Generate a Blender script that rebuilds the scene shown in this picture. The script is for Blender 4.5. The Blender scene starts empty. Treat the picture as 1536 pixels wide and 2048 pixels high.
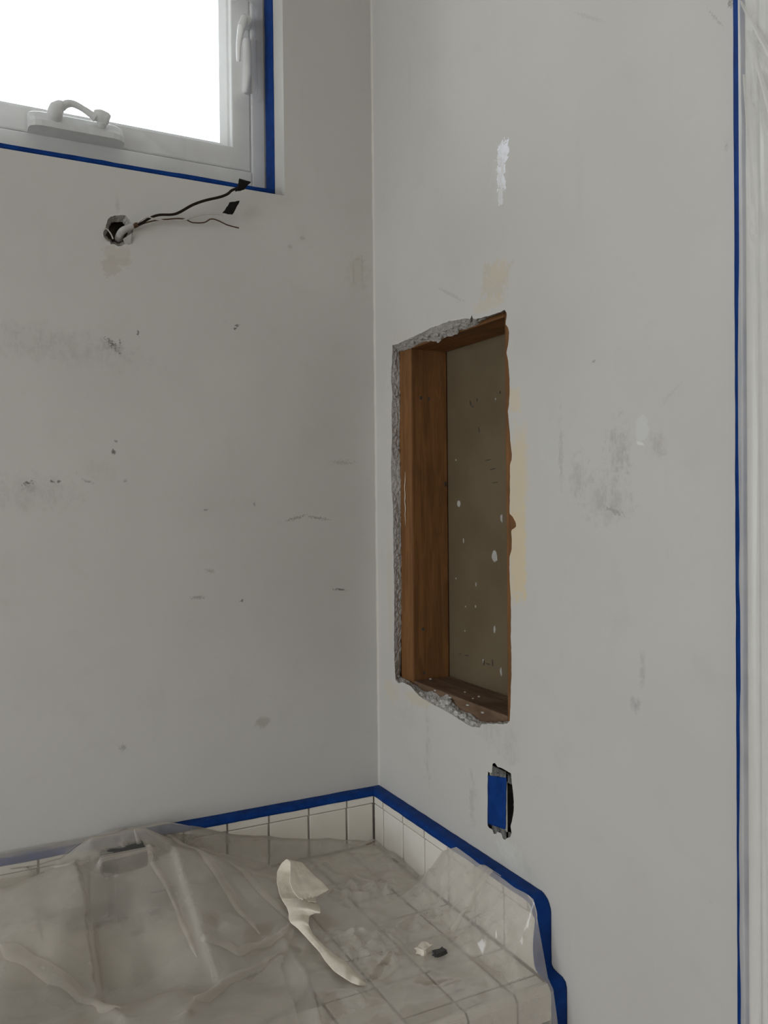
import bpy, bmesh, math, random
import numpy as np
from mathutils import Vector, Matrix, noise as mnoise
from mathutils.geometry import delaunay_2d_cdt

# ------------------------------------------------------------------ camera
CAM = np.array([-0.8236, -1.6292, 1.62])
FPX, YAW, PITCH, ROLL = 1679.0, 0.4769, -0.0129, -0.0098


def cam_axes():
    f = np.array([math.sin(YAW) * math.cos(PITCH), math.cos(YAW) * math.cos(PITCH), math.sin(PITCH)])
    r = np.array([math.cos(YAW), -math.sin(YAW), 0.0])
    u = np.cross(r, f)
    c, s = math.cos(ROLL), math.sin(ROLL)
    return c * r + s * u, -s * r + c * u, f


AX_R, AX_U, AX_F = cam_axes()
scene = bpy.context.scene
col = scene.collection
cam_data = bpy.data.cameras.new('camera')
cam_data.sensor_fit = 'VERTICAL'
cam_data.sensor_height = 36.0
cam_data.lens = FPX / 2048 * 36.0
cam_data.clip_start = 0.02
cam = bpy.data.objects.new('camera', cam_data)
col.objects.link(cam)
cam.matrix_world = Matrix(((AX_R[0], AX_U[0], -AX_F[0], CAM[0]),
                           (AX_R[1], AX_U[1], -AX_F[1], CAM[1]),
                           (AX_R[2], AX_U[2], -AX_F[2], CAM[2]), (0, 0, 0, 1)))
scene.camera = cam

# ------------------------------------------------------------------ light
scene.view_settings.view_transform = 'Standard'
scene.view_settings.look = 'None'
scene.view_settings.gamma = 1.0
scene.view_settings.use_curve_mapping = False
scene.view_settings.exposure = 0.0

world = bpy.data.worlds.new('overcast_sky')
scene.world = world
world.use_nodes = True
wbg = world.node_tree.nodes['Background']
wbg.inputs['Color'].default_value = (0.893, 0.93, 1.0, 1)
wbg.inputs['Strength'].default_value = 6.25
scene.cycles.max_bounces = 4
scene.cycles.diffuse_bounces = 3
scene.cycles.glossy_bounces = 2
scene.cycles.adaptive_threshold = 0.03
scene.cycles.transparent_max_bounces = 12

# daylight reaches the room through its two windows: a sampling portal in each opening
ROOM_X0, ROOM_Y0, ROOM_Z1 = -3.4, -3.4, 3.0
WIN = dict(x0=-1.45, x1=-0.2042, z0=2.249, z1=2.84)           # high window in the left wall
WIN2 = dict(y0=-2.9, y1=-0.7, z0=0.75, z1=2.35)               # wide window in the far wall


def portal(name, loc, rot, sx, sy):
    l = bpy.data.lights.new(name, 'AREA')
    l.shape = 'RECTANGLE'
    l.size, l.size_y = sx, sy
    l.cycles.is_portal = True
    o = bpy.data.objects.new(name, l)
    o.location, o.rotation_euler = loc, rot
    col.objects.link(o)


portal('window_high_daylight', ((WIN['x0'] + WIN['x1']) / 2, 0.19, (WIN['z0'] + WIN['z1']) / 2),
       (math.radians(-90), 0, 0), WIN['x1'] - WIN['x0'], WIN['z1'] - WIN['z0'])
portal('window_far_offscreen', (ROOM_X0 - 0.14, (WIN2['y0'] + WIN2['y1']) / 2, (WIN2['z0'] + WIN2['z1']) / 2),
       (0, math.radians(-90), 0), WIN2['z1'] - WIN2['z0'], WIN2['y1'] - WIN2['y0'])

# ------------------------------------------------------------------ helpers
rng = random.Random(7)


def _ray(px, py):
    return AX_F + (px - 768) / FPX * AX_R + (1024 - py) / FPX * AX_U


def onX(px, py, x=0.0):
    d = _ray(px, py)
    return CAM + (x - CAM[0]) / d[0] * d


def onY(px, py, y=0.0):
    d = _ray(px, py)
    return CAM + (y - CAM[1]) / d[1] * d


def onZ(px, py, z):
    d = _ray(px, py)
    return CAM + (z - CAM[2]) / d[2] * d


def tag(o, label=None, cat=None, group=None, kind=None):
    if label: o['label'] = label
    if cat: o['category'] = cat
    if group: o['group'] = group
    if kind: o['kind'] = kind
    return o


def empty(name, loc=(0, 0, 0)):
    o = bpy.data.objects.new(name, None)
    o.empty_display_size = 0.05
    o.location = loc
    col.objects.link(o)
    return o


def link(name, me, mat=None, parent=None, smooth=False):
    if mat is not None:
        me.materials.clear()
        for m in (mat if isinstance(mat, (list, tuple)) else [mat]):
            me.materials.append(m)
    if smooth:
        for p in me.polygons: p.use_smooth = True
    o = bpy.data.objects.new(name, me)
    col.objects.link(o)
    if parent is not None:
        o.parent = parent
        bpy.context.view_layer.update()
        o.matrix_parent_inverse = parent.matrix_world.inverted()
    return o


def mesh(name, verts, faces):
    me = bpy.data.meshes.new(name)
    me.from_pydata([tuple(float(c) for c in v) for v in verts], [], faces)
    me.update()
    return me


def from_bm(name, bm, mat=None, parent=None, smooth=False):
    bmesh.ops.recalc_face_normals(bm, faces=bm.faces)
    me = bpy.data.meshes.new(name)
    bm.to_mesh(me); bm.free()
    return link(name, me, mat, parent, smooth)


def bm_box(bm, x0, x1, y0, y1, z0, z1, bevel=0.0, seg=2):
    r = bmesh.ops.create_cube(bm, size=1.0)
    for v in r['verts']:
        v.co = Vector(((x0 + x1) / 2 + v.co.x * (x1 - x0), (y0 + y1) / 2 + v.co.y * (y1 - y0),
                       (z0 + z1) / 2 + v.co.z * (z1 - z0)))
    if bevel > 0:
        es = list({e for v in r['verts'] for e in v.link_edges})
        bmesh.ops.bevel(bm, geom=es, offset=bevel, segments=seg, affect='EDGES', profile=0.5)


def box(name, x0, x1, y0, y1, z0, z1, mat, parent=None, bevel=0.0, seg=2, smooth=False):
    bm = bmesh.new()
    bm_box(bm, x0, x1, y0, y1, z0, z1, bevel, seg)
    return from_bm(name, bm, mat, parent, smooth)


def tube(name, pts, radii, mat, parent=None, n=10, flat=None, smooth=True, sub=6):
    """a tube of varying radius along a smoothed path; flat=(a, b) scales the cross-section"""
    P = [np.array(p, float) for p in pts]
    R = list(radii) if hasattr(radii, '__len__') else [radii] * len(P)
    Q, RR = [], []
    for i in range(len(P) - 1):
        p0, p1, p2, p3 = P[max(i - 1, 0)], P[i], P[i + 1], P[min(i + 2, len(P) - 1)]
        for k in range(sub):
            t = k / sub
            Q.append(0.5 * ((2 * p1) + (-p0 + p2) * t + (2 * p0 - 5 * p1 + 4 * p2 - p3) * t * t + (-p0 + 3 * p1 - 3 * p2 + p3) * t ** 3))
            RR.append(R[i] * (1 - t) + R[i + 1] * t)
    Q.append(P[-1]); RR.append(R[-1])
    up = np.array([0, 0, 1.0])
    vs, fs = [], []
    prev = None
    for i, q in enumerate(Q):
        t = Q[min(i + 1, len(Q) - 1)] - Q[max(i - 1, 0)]
        t = t / (np.linalg.norm(t) + 1e-12)
        a = np.cross(t, up if prev is None else prev)
        if prev is None and np.linalg.norm(a) < .2: a = np.cross(t, np.array([1.0, 0, 0]))
        if prev is not None: a = np.cross(np.cross(t, prev), t) * 1.0; a = prev - t * (prev @ t)
        a = a / (np.linalg.norm(a) + 1e-12)
        prev = a
        b = np.cross(t, a)
        fa, fb = flat or (1, 1)
        for k in range(n):
            an = 2 * math.pi * k / n
            vs.append(q + RR[i] * (fa * math.cos(an) * a + fb * math.sin(an) * b))
    m = len(Q)
    for i in range(m - 1):
        for k in range(n):
            fs.append((i * n + k, i * n + (k + 1) % n, (i + 1) * n + (k + 1) % n, (i + 1) * n + k))
    fs.append(tuple(range(n - 1, -1, -1)))
    fs.append(tuple((m - 1) * n + k for k in range(n)))
    return link(name, mesh(name, vs, fs), mat, parent, smooth)


def lathe(name, prof, loc, mat, parent=None, n=24, axis='z'):
    vs, fs = [], []
    for r, h in prof:
        for k in range(n):
            a = 2 * math.pi * k / n
            c = (r * math.cos(a), r * math.sin(a), h)
            if axis == 'y': c = (c[0], c[2], c[1])
            if axis == 'x': c = (c[2], c[0], c[1])
            vs.append(np.array(c) + np.array(loc))
    m = len(prof)
    for i in range(m - 1):
        for k in range(n):
            fs.append((i * n + k, i * n + (k + 1) % n, (i + 1) * n + (k + 1) % n, (i + 1) * n + k))
    fs.append(tuple(range(n - 1, -1, -1)))
    fs.append(tuple((m - 1) * n + k for k in range(n)))
    return link(name, mesh(name, vs, fs), mat, parent, True)


def grid_mesh(name, V):
    """V: (m, n, 3) array -> quad mesh"""
    m, n = V.shape[:2]
    idx = np.arange(m * n).reshape(m, n)
    F = np.stack([idx[:-1, :-1], idx[1:, :-1], idx[1:, 1:], idx[:-1, 1:]], -1).reshape(-1, 4)
    me = bpy.data.meshes.new(name)
    me.from_pydata(V.reshape(-1, 3).tolist(), [], F.tolist())
    me.update()
    return me


def resample(pts, n, closed=False):
    P = np.array(pts, float)
    if closed: P = np.vstack([P, P[:1]])
    d = np.r_[0, np.cumsum(np.linalg.norm(np.diff(P, axis=0), axis=1))]
    t = np.linspace(0, d[-1], n + 1)[:-1] if closed else np.linspace(0, d[-1], n)
    return np.stack([np.interp(t, d, P[:, k]) for k in range(P.shape[1])], 1)


def n1(a, b=0.0, c=0.0):
    return mnoise.noise(Vector((a, b, c)))


def inside(poly, p):
    x, y = p; c = False
    j = len(poly) - 1
    for i in range(len(poly)):
        xi, yi = poly[i]; xj, yj = poly[j]
        if (yi > y) != (yj > y) and x < (xj - xi) * (y - yi) / (yj - yi) + xi: c = not c
        j = i
    return c


def panel_with_holes(outer, holes, lines=()):
    """2-D triangulation of the outer polygon without the holes -> verts2d, tris"""
    V, E = [], []
    for lp in [outer] + holes:
        o = len(V)
        V += [Vector((float(a), float(b))) for a, b in lp]
        E += [(o + i, o + (i + 1) % len(lp)) for i in range(len(lp))]
    for a, b in lines:
        o = len(V); V += [Vector(a), Vector(b)]; E.append((o, o + 1))
    v, e, f, *_ = delaunay_2d_cdt(V, E, [], 0, 1e-6)
    tris = []
    for t in f:
        c = ((sum(v[i].x for i in t) / len(t)), (sum(v[i].y for i in t) / len(t)))
        if not any(inside(h, c) for h in holes): tris.append(tuple(t))
    return v, tris


# ------------------------------------------------------------------ materials
class NT:
    def __init__(s, name):
        s.mat = bpy.data.materials.new(name)
        s.mat.use_nodes = True
        s.nt = s.mat.node_tree
        s.b = s.nt.nodes['Principled BSDF']
        s.out = s.nt.nodes['Material Output']

    def n(s, t, **kw):
        nd = s.nt.nodes.new(t)
        for k, v in kw.items(): setattr(nd, k, v)
        return nd

    def l(s, a, b): s.nt.links.new(a, b)

    def math(s, op, a, b=None, c=None, clamp=False):
        nd = s.n('ShaderNodeMath', operation=op, use_clamp=clamp)
        for i, v in enumerate((a, b, c)):
            if v is None: continue
            if isinstance(v, (int, float)): nd.inputs[i].default_value = v
            else: s.l(v, nd.inputs[i])
        return nd.outputs[0]

    def coord(s, scale=(1, 1, 1), rot=(0, 0, 0)):
        tc = s.n('ShaderNodeTexCoord')
        mp = s.n('ShaderNodeMapping')
        mp.inputs['Scale'].default_value = scale
        mp.inputs['Rotation'].default_value = rot
        s.l(tc.outputs['Object'], mp.inputs['Vector'])
        return mp.outputs[0]

    def noise(s, vec, scale, detail=4, rough=.55, dist=0):
        nd = s.n('ShaderNodeTexNoise')
        nd.inputs['Scale'].default_value = scale
        nd.inputs['Detail'].default_value = detail
        nd.inputs['Roughness'].default_value = rough
        nd.inputs['Distortion'].default_value = dist
        s.l(vec, nd.inputs['Vector'])
        return nd.outputs['Fac']

    def mix(s, fac, a, b):
        nd = s.n('ShaderNodeMix', data_type='RGBA')
        if isinstance(fac, (int, float)): nd.inputs[0].default_value = fac
        else: s.l(fac, nd.inputs[0])
        for i, v in ((6, a), (7, b)):
            if isinstance(v, tuple): nd.inputs[i].default_value = (*v[:3], 1)
            else: s.l(v, nd.inputs[i])
        return nd.outputs[2]

    def ramp(s, fac, lo, hi, a=0.0, b=1.0, smooth=True):
        nd = s.n('ShaderNodeMapRange', interpolation_type='SMOOTHSTEP' if smooth else 'LINEAR')
        nd.inputs[1].default_value, nd.inputs[2].default_value = lo, hi
        nd.inputs[3].default_value, nd.inputs[4].default_value = a, b
        s.l(fac, nd.inputs[0])
        return nd.outputs[0]

    def bump(s, h, strength, dist=0.001):
        nd = s.n('ShaderNodeBump')
        nd.inputs['Strength'].default_value = strength
        nd.inputs['Distance'].default_value = dist
        s.l(h, nd.inputs['Height'])
        s.l(nd.outputs[0], s.b.inputs['Normal'])

    def base(s, c):
        if isinstance(c, tuple): s.b.inputs['Base Color'].default_value = (*c[:3], 1)
        else: s.l(c, s.b.inputs['Base Color'])

    def set(s, **kw):
        for k, v in kw.items(): s.b.inputs[k.replace('_', ' ')].default_value = v


def srgb(r, g, b):
    f = lambda c: (c / 255 / 12.92) if c <= 10 else ((c / 255 + .055) / 1.055) ** 2.4
    return (f(r), f(g), f(b))


def simple(name, c, rough=.5, metal=0.0, var=.06, scale=40, bump=.15, bdist=.0006, spec=.5, coat=0.0):
    m = NT(name)
    v = m.coord()
    nz = m.noise(v, scale, 5)
    m.base(m.mix(m.ramp(nz, .3, .7), tuple(x * (1 - var) for x in c), tuple(min(1, x * (1 + var)) for x in c)))
    m.set(Roughness=rough, Metallic=metal, Specular_IOR_Level=spec, Coat_Weight=coat)
    if bump: m.bump(m.noise(v, scale * 4, 4), bump, bdist)
    return m.mat


WALL = (.60, .575, .532)
S_DARK = (.10, .09, .075)


def wall_material(name, axis, stains, base=WALL):
    """painted plaster with its own scuffs, chips, patches; each stain: (a, z, half_a, half_z, angle, colour, opacity, soft, rag, shape)"""
    m = NT(name)
    tc = m.n('ShaderNodeTexCoord')
    sp = m.n('ShaderNodeSeparateXYZ'); m.l(tc.outputs['Object'], sp.inputs[0])
    cb = m.n('ShaderNodeCombineXYZ')
    m.l(sp.outputs[axis], cb.inputs[0]); m.l(sp.outputs[2], cb.inputs[1])
    P = cb.outputs[0]
    broad = m.noise(P, 2.2, 2, .6)
    mid = m.noise(P, 14, 3, .6)
    fine = m.noise(P, 85, 2, .65)
    streak_v = m.n('ShaderNodeMapping'); streak_v.inputs['Scale'].default_value = (26, 3.5, 1)
    m.l(P, streak_v.inputs[0])
    streak = m.noise(streak_v.outputs[0], 1.0, 2, .6)
    c = m.mix(m.ramp(broad, .3, .7), tuple(x * .965 for x in base), tuple(min(1, x * 1.03) for x in base))
    c = m.mix(m.ramp(mid, .52, .78, 0, .32), c, tuple(x * y for x, y in zip(base, (.90, .89, .87))))
    c = m.mix(m.ramp(streak, .62, .85, 0, .25), c, tuple(x * .86 for x in base))
    if stains:
        gv = m.n('ShaderNodeMapping'); gv.inputs['Scale'].default_value = (75, 30, 1)
        m.l(P, gv.inputs[0])
        grunge = m.ramp(m.noise(gv.outputs[0], 1.0, 3, .7), .36, .62, .25, 1.3)
    c = m.mix(m.ramp(m.noise(P, 34, 4, .75), .66, .74, 0, .22), c, tuple(x * .72 for x in base))
    if stains: rag1 = m.math('SUBTRACT', m.noise(P, 70, 3, .7), .5)
    if stains: rag2 = m.math('SUBTRACT', m.noise(P, 260, 2, .7), .5)
    for (a, z, ha, hz, ang, colr, op, soft, rag, shape) in stains:
        mp = m.n('ShaderNodeMapping', vector_type='TEXTURE')
        mp.inputs['Location'].default_value = (a, z, 0)
        mp.inputs['Rotation'].default_value = (0, 0, ang)
        mp.inputs['Scale'].default_value = (ha, hz, 1)
        m.l(P, mp.inputs[0])
        if shape == 'box':
            ab = m.n('ShaderNodeVectorMath', operation='ABSOLUTE'); m.l(mp.outputs[0], ab.inputs[0])
            s2 = m.n('ShaderNodeSeparateXYZ'); m.l(ab.outputs[0], s2.inputs[0])
            d = m.math('MAXIMUM', s2.outputs[0], s2.outputs[1])
        else:
            ln = m.n('ShaderNodeVectorMath', operation='LENGTH'); m.l(mp.outputs[0], ln.inputs[0])
            d = ln.outputs['Value']
        d = m.math('MULTIPLY_ADD', rag1 if min(ha, hz) > .006 else rag2, rag * 2.3, d)
        f = m.ramp(d, 1.0 - soft, 1.0 + soft * .15, op, 0.0)
        if soft >= .8 and min(ha, hz) > .006: f = m.math('MULTIPLY', f, grunge)
        c = m.mix(f, c, colr)
    m.base(c)
    m.set(Roughness=.62, Specular_IOR_Level=.3)
    hh = m.math('ADD', m.math('MULTIPLY', fine, .5), m.math('MULTIPLY', mid, 1.2))
    m.bump(hh, .22, .0016)
    return m.mat


M = {}
M['white_trim'] = simple('white_painted_trim', (.87, .85, .80), .4, var=.03, scale=20, bump=.08)
M['vinyl'] = simple('white_window_vinyl', (.88, .865, .835), .38, var=.03, scale=25, bump=.05)
M['handle'] = simple('grey_handle_enamel', (.78, .765, .735), .35, var=.05, scale=60, bump=.06)
M['ceiling'] = simple('ceiling_paint', (.66, .64, .60), .7, var=.03, scale=8)
M['cream_wall'] = simple('plain_wall_paint', (.62, .585, .52), .65, var=.03, scale=8)
M['metal'] = simple('galvanised_metal', (.17, .168, .16), .45, metal=.35, var=.5, scale=90, bump=.3)
M['chrome'] = simple('dull_chrome', (.35, .355, .35), .22, metal=1.0, var=.05, scale=30, bump=.04)
M['black'] = simple('black_electrical_tape', (.010, .009, .008), .75, var=.3, scale=90, bump=.3, spec=.15)
M['black_wire'] = simple('black_wire_insulation', (.018, .011, .007), .7, var=.2, scale=90, bump=.1, spec=.15)
M['white_wire'] = simple('white_wire_insulation', (.50, .47, .42), .45, var=.1, scale=90, bump=.1)
M['copper'] = simple('dull_copper_wire', (.10, .055, .03), .4, metal=.6, var=.25, scale=200, bump=.1)
M['sheath'] = simple('grey_cable_sheath', (.42, .40, .37), .5, var=.1, scale=60, bump=.2)
M['dark_box'] = simple('dark_steel_box', (.05, .05, .05), .45, metal=.5, var=.4, scale=60, bump=.3)
M['porcelain'] = simple('almond_porcelain', (.60, .55, .46), .12, var=.03, scale=8, bump=.02, coat=.4)
M['cavity'] = simple('dark_wall_cavity', (.20, .165, .13), .9, var=.3, scale=60, bump=.5)
M['cabinet'] = simple('cabinet_paint', (.52, .47, .38), .45, var=.05, scale=12, bump=.1)


def tile_mat():
    m = NT('glazed_wall_tile')
    v = m.coord()
    oi = m.n('ShaderNodeObjectInfo')
    nz = m.noise(v, 9, 4)
    c = m.mix(m.ramp(nz, .3, .7), (.80, .75, .655), (.86, .82, .74))
    c = m.mix(m.math('MULTIPLY', oi.outputs['Random'], .35), c, (.76, .69, .58))
    m.base(c)
    m.set(Roughness=.16, Specular_IOR_Level=.5)
    m.bump(m.noise(v, 18, 2), .05, .002)
    return m.mat


def grout_mat():
    m = NT('dirty_grout')
    v = m.coord()
    c = m.mix(m.ramp(m.noise(v, 12, 5), .35, .65), (.27, .245, .205), (.42, .395, .35))
    m.base(c)
    m.set(Roughness=.85)
    m.bump(m.noise(v, 300, 4), .5, .001)
    return m.mat


def tape_mat():
    m = NT('blue_masking_tape')
    v = m.coord()
    nz = m.noise(v, 45, 4)
    c = m.mix(m.ramp(nz, .3, .7), (.0015, .030, .165), (.003, .046, .23))
    m.base(c)
    m.set(Roughness=.6, Specular_IOR_Level=.15)
    h = m.math('ADD', m.noise(v, 600, 3), m.math('MULTIPLY', m.noise(v, 60, 3), 1.5))
    m.bump(h, .25, .0006)
    return m.mat


def plaster_mat():
    m = NT('broken_gypsum_core')
    v = m.coord()
    a = m.noise(v, 130, 6, .75)
    b = m.noise(v, 420, 5, .7)
    c = m.mix(m.ramp(a, .36, .6), (.34, .315, .28), (.50, .465, .425))
    c = m.mix(m.ramp(b, .42, .6, 0, .55), c, (.60, .57, .53))
    m.base(c)
    m.set(Roughness=.95, Specular_IOR_Level=.1)
    m.bump(m.math('ADD', a, m.math('MULTIPLY', b, .5)), .9, .004)
    return m.mat


def wood_mat(name, lo, hi, blotch, grain=(70, 70, 5), rough=.7, splat=None):
    m = NT(name)
    v = m.coord(scale=grain)
    g = m.noise(v, 1.0, 6, .65, 1.2)
    w = m.coord()
    bl = m.noise(w, 5.5, 4, .6, .8)
    c = m.mix(m.ramp(g, .3, .72), lo, hi)
    c = m.mix(m.ramp(bl, .42, .68, 0, .75), c, blotch)
    if splat:
        sv = m.coord(scale=splat[0])
        s = m.noise(sv, 1.0, 3, .5)
        c = m.mix(m.ramp(s, splat[1], splat[1] + .02), c, splat[2])
    m.base(c)
    m.set(Roughness=rough, Specular_IOR_Level=.3)
    m.bump(g, .35, .0015)
    return m.mat


M['tile'] = tile_mat()
M['grout'] = grout_mat()
M['tape'] = tape_mat()
M['plaster'] = plaster_mat()
M['stud'] = wood_mat('old_fir_stud', (.15, .064, .020), (.25, .112, .037), (.12, .062, .022))
M['stud_edge'] = wood_mat('old_fir_stud_edge', (.21, .085, .024), (.33, .15, .05), (.20, .09, .03))
M['block'] = wood_mat('dark_fir_blocking', (.15, .064, .020), (.25, .112, .037), (.12, .062, .022), grain=(70, 6, 70))
M['sill_block'] = wood_mat('dusty_fir_blocking', (.13, .075, .045), (.22, .14, .09), (.10, .055, .03), grain=(60, 7, 60))
M['floor'] = wood_mat('oak_floor', (.24, .14, .07), (.34, .21, .11), (.22, .125, .06), grain=(30, 3, 30), rough=.4)


def backing_mat():
    m = NT('taupe_backing_board')
    v = m.coord()
    c = m.mix(m.ramp(m.noise(v, 6, 4), .3, .7), (.125, .092, .052), (.155, .118, .070))
    c = m.mix(m.ramp(m.noise(v, 40, 6, .7), .62, .75, 0, .4), c, (.12, .10, .075))
    m.base(c)
    m.set(Roughness=.75, Specular_IOR_Level=.2)
    m.bump(m.noise(v, 90, 4), .2, .001)
    return m.mat


M['backing'] = backing_mat()
M['splat'] = simple('dried_white_paint', (.42, .40, .36), .6, var=.1, scale=100, bump=.2)
M['scuff'] = simple('dark_scuff', (.06, .05, .038), .8, var=.2, scale=100, bump=.2)
M['paper'] = simple('torn_paper_face', (.86, .79, .66), .85, var=.07, scale=60, bump=.4, bdist=.0008, spec=.15)
M['chip_dark'] = simple('dark_grey_plastic', (.05, .048, .045), .5, var=.2, scale=80, bump=.2)


def film_mat(name, clear_face, clear_edge, tint=(.80, .79, .76), rough=.18, trans=.5, stains=(), cloud=1.0, ripple=.22, shine=.7):
    """thin polythene: part clear, part milky scattering, glossy skin; more milky where it is seen edge-on"""
    m = NT(name)
    m.nt.nodes.remove(m.b)
    v = m.coord()
    tr = m.n('ShaderNodeBsdfTransparent'); tr.inputs[0].default_value = (.97, .97, .965, 1)
    df = m.n('ShaderNodeBsdfDiffuse')
    c = tint
    for (x, y, hx, hy, ang, colr, op) in stains:
        tc = m.n('ShaderNodeTexCoord')
        mp = m.n('ShaderNodeMapping', vector_type='TEXTURE')
        mp.inputs['Location'].default_value = (x, y, .89)
        mp.inputs['Rotation'].default_value = (0, 0, ang)
        mp.inputs['Scale'].default_value = (hx, hy, 1)
        m.l(tc.outputs['Object'], mp.inputs[0])
        ln = m.n('ShaderNodeVectorMath', operation='LENGTH'); m.l(mp.outputs[0], ln.inputs[0])
        d = m.math('MULTIPLY_ADD', m.math('SUBTRACT', m.noise(v, 120, 4, .7), .5), 1.1, ln.outputs['Value'])
        c = m.mix(m.ramp(d, .3, 1.0, op, 0.0), c, colr)
    if isinstance(c, tuple): df.inputs[0].default_value = (*c, 1)
    else: m.l(c, df.inputs[0])
    tl = m.n('ShaderNodeBsdfTranslucent'); tl.inputs[0].default_value = (*tint, 1)
    ms = m.n('ShaderNodeMixShader'); ms.inputs[0].default_value = trans
    m.l(df.outputs[0], ms.inputs[1]); m.l(tl.outputs[0], ms.inputs[2])
    lw = m.n('ShaderNodeLayerWeight'); lw.inputs['Blend'].default_value = .35
    milky = m.ramp(lw.outputs['Facing'], 0.0, 1.0, 1 - clear_face, 1 - clear_edge, smooth=False)
    if cloud: milky = m.math('ADD', milky, m.ramp(m.noise(v, 12, 2, .6), .3, .75, -.06 * cloud, .08 * cloud), clamp=True)
    m1 = m.n('ShaderNodeMixShader')
    m.l(milky, m1.inputs[0]); m.l(tr.outputs[0], m1.inputs[1]); m.l(ms.outputs[0], m1.inputs[2])
    gl = m.n('ShaderNodeBsdfGlossy'); gl.inputs['Roughness'].default_value = rough
    fr = m.n('ShaderNodeFresnel'); fr.inputs['IOR'].default_value = 1.5
    if ripple:
        bp = m.n('ShaderNodeBump'); bp.inputs['Strength'].default_value = ripple; bp.inputs['Distance'].default_value = .002
        m.l(m.noise(v, 55, 3, .6, .6), bp.inputs['Height'])
        m.l(bp.outputs[0], gl.inputs['Normal']); m.l(bp.outputs[0], fr.inputs['Normal'])
    m2 = m.n('ShaderNodeMixShader')
    m.l(m.math('MINIMUM', m.math('MULTIPLY', fr.outputs[0], shine), .17), m2.inputs[0]); m.l(m1.outputs[0], m2.inputs[1]); m.l(gl.outputs[0], m2.inputs[2])
    m.l(m2.outputs[0], m.out.inputs['Surface'])
    return m.mat


def glass_mat():
    m = NT('window_glass')
    m.nt.nodes.remove(m.b)
    tr = m.n('ShaderNodeBsdfTransparent'); tr.inputs[0].default_value = (.96, .98, .97, 1)
    gl = m.n('ShaderNodeBsdfGlossy'); gl.inputs['Roughness'].default_value = .02
    fr = m.n('ShaderNodeFresnel'); fr.inputs['IOR'].default_value = 1.45
    mx = m.n('ShaderNodeMixShader')
    m.l(fr.outputs[0], mx.inputs[0]); m.l(tr.outputs[0], mx.inputs[1]); m.l(gl.outputs[0], mx.inputs[2])
    m.l(mx.outputs[0], m.out.inputs['Surface'])
    return m.mat


M['glass'] = glass_mat()

# ------------------------------------------------------------------ stains of the two walls
def SL(px, py, wpx, hpx, ang, colr, op, soft=.6, rag=.8, shape='ell'):
    p = onY(px, py)
    dx = abs(onY(px + wpx, py)[0] - p[0]); dz = abs(onY(px, py + hpx)[2] - p[2])
    return (p[0], p[2], dx, dz, ang, colr, op, soft, rag, shape)


def SR(px, py, wpx, hpx, ang, colr, op, soft=.6, rag=.8, shape='ell'):
    p = onX(px, py)
    dy = abs(onX(px + wpx, py)[1] - p[1]); dz = abs(onX(px, py + hpx)[2] - p[2])
    return (p[1], p[2], dy, dz, ang, colr, op, soft, rag, shape)


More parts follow.
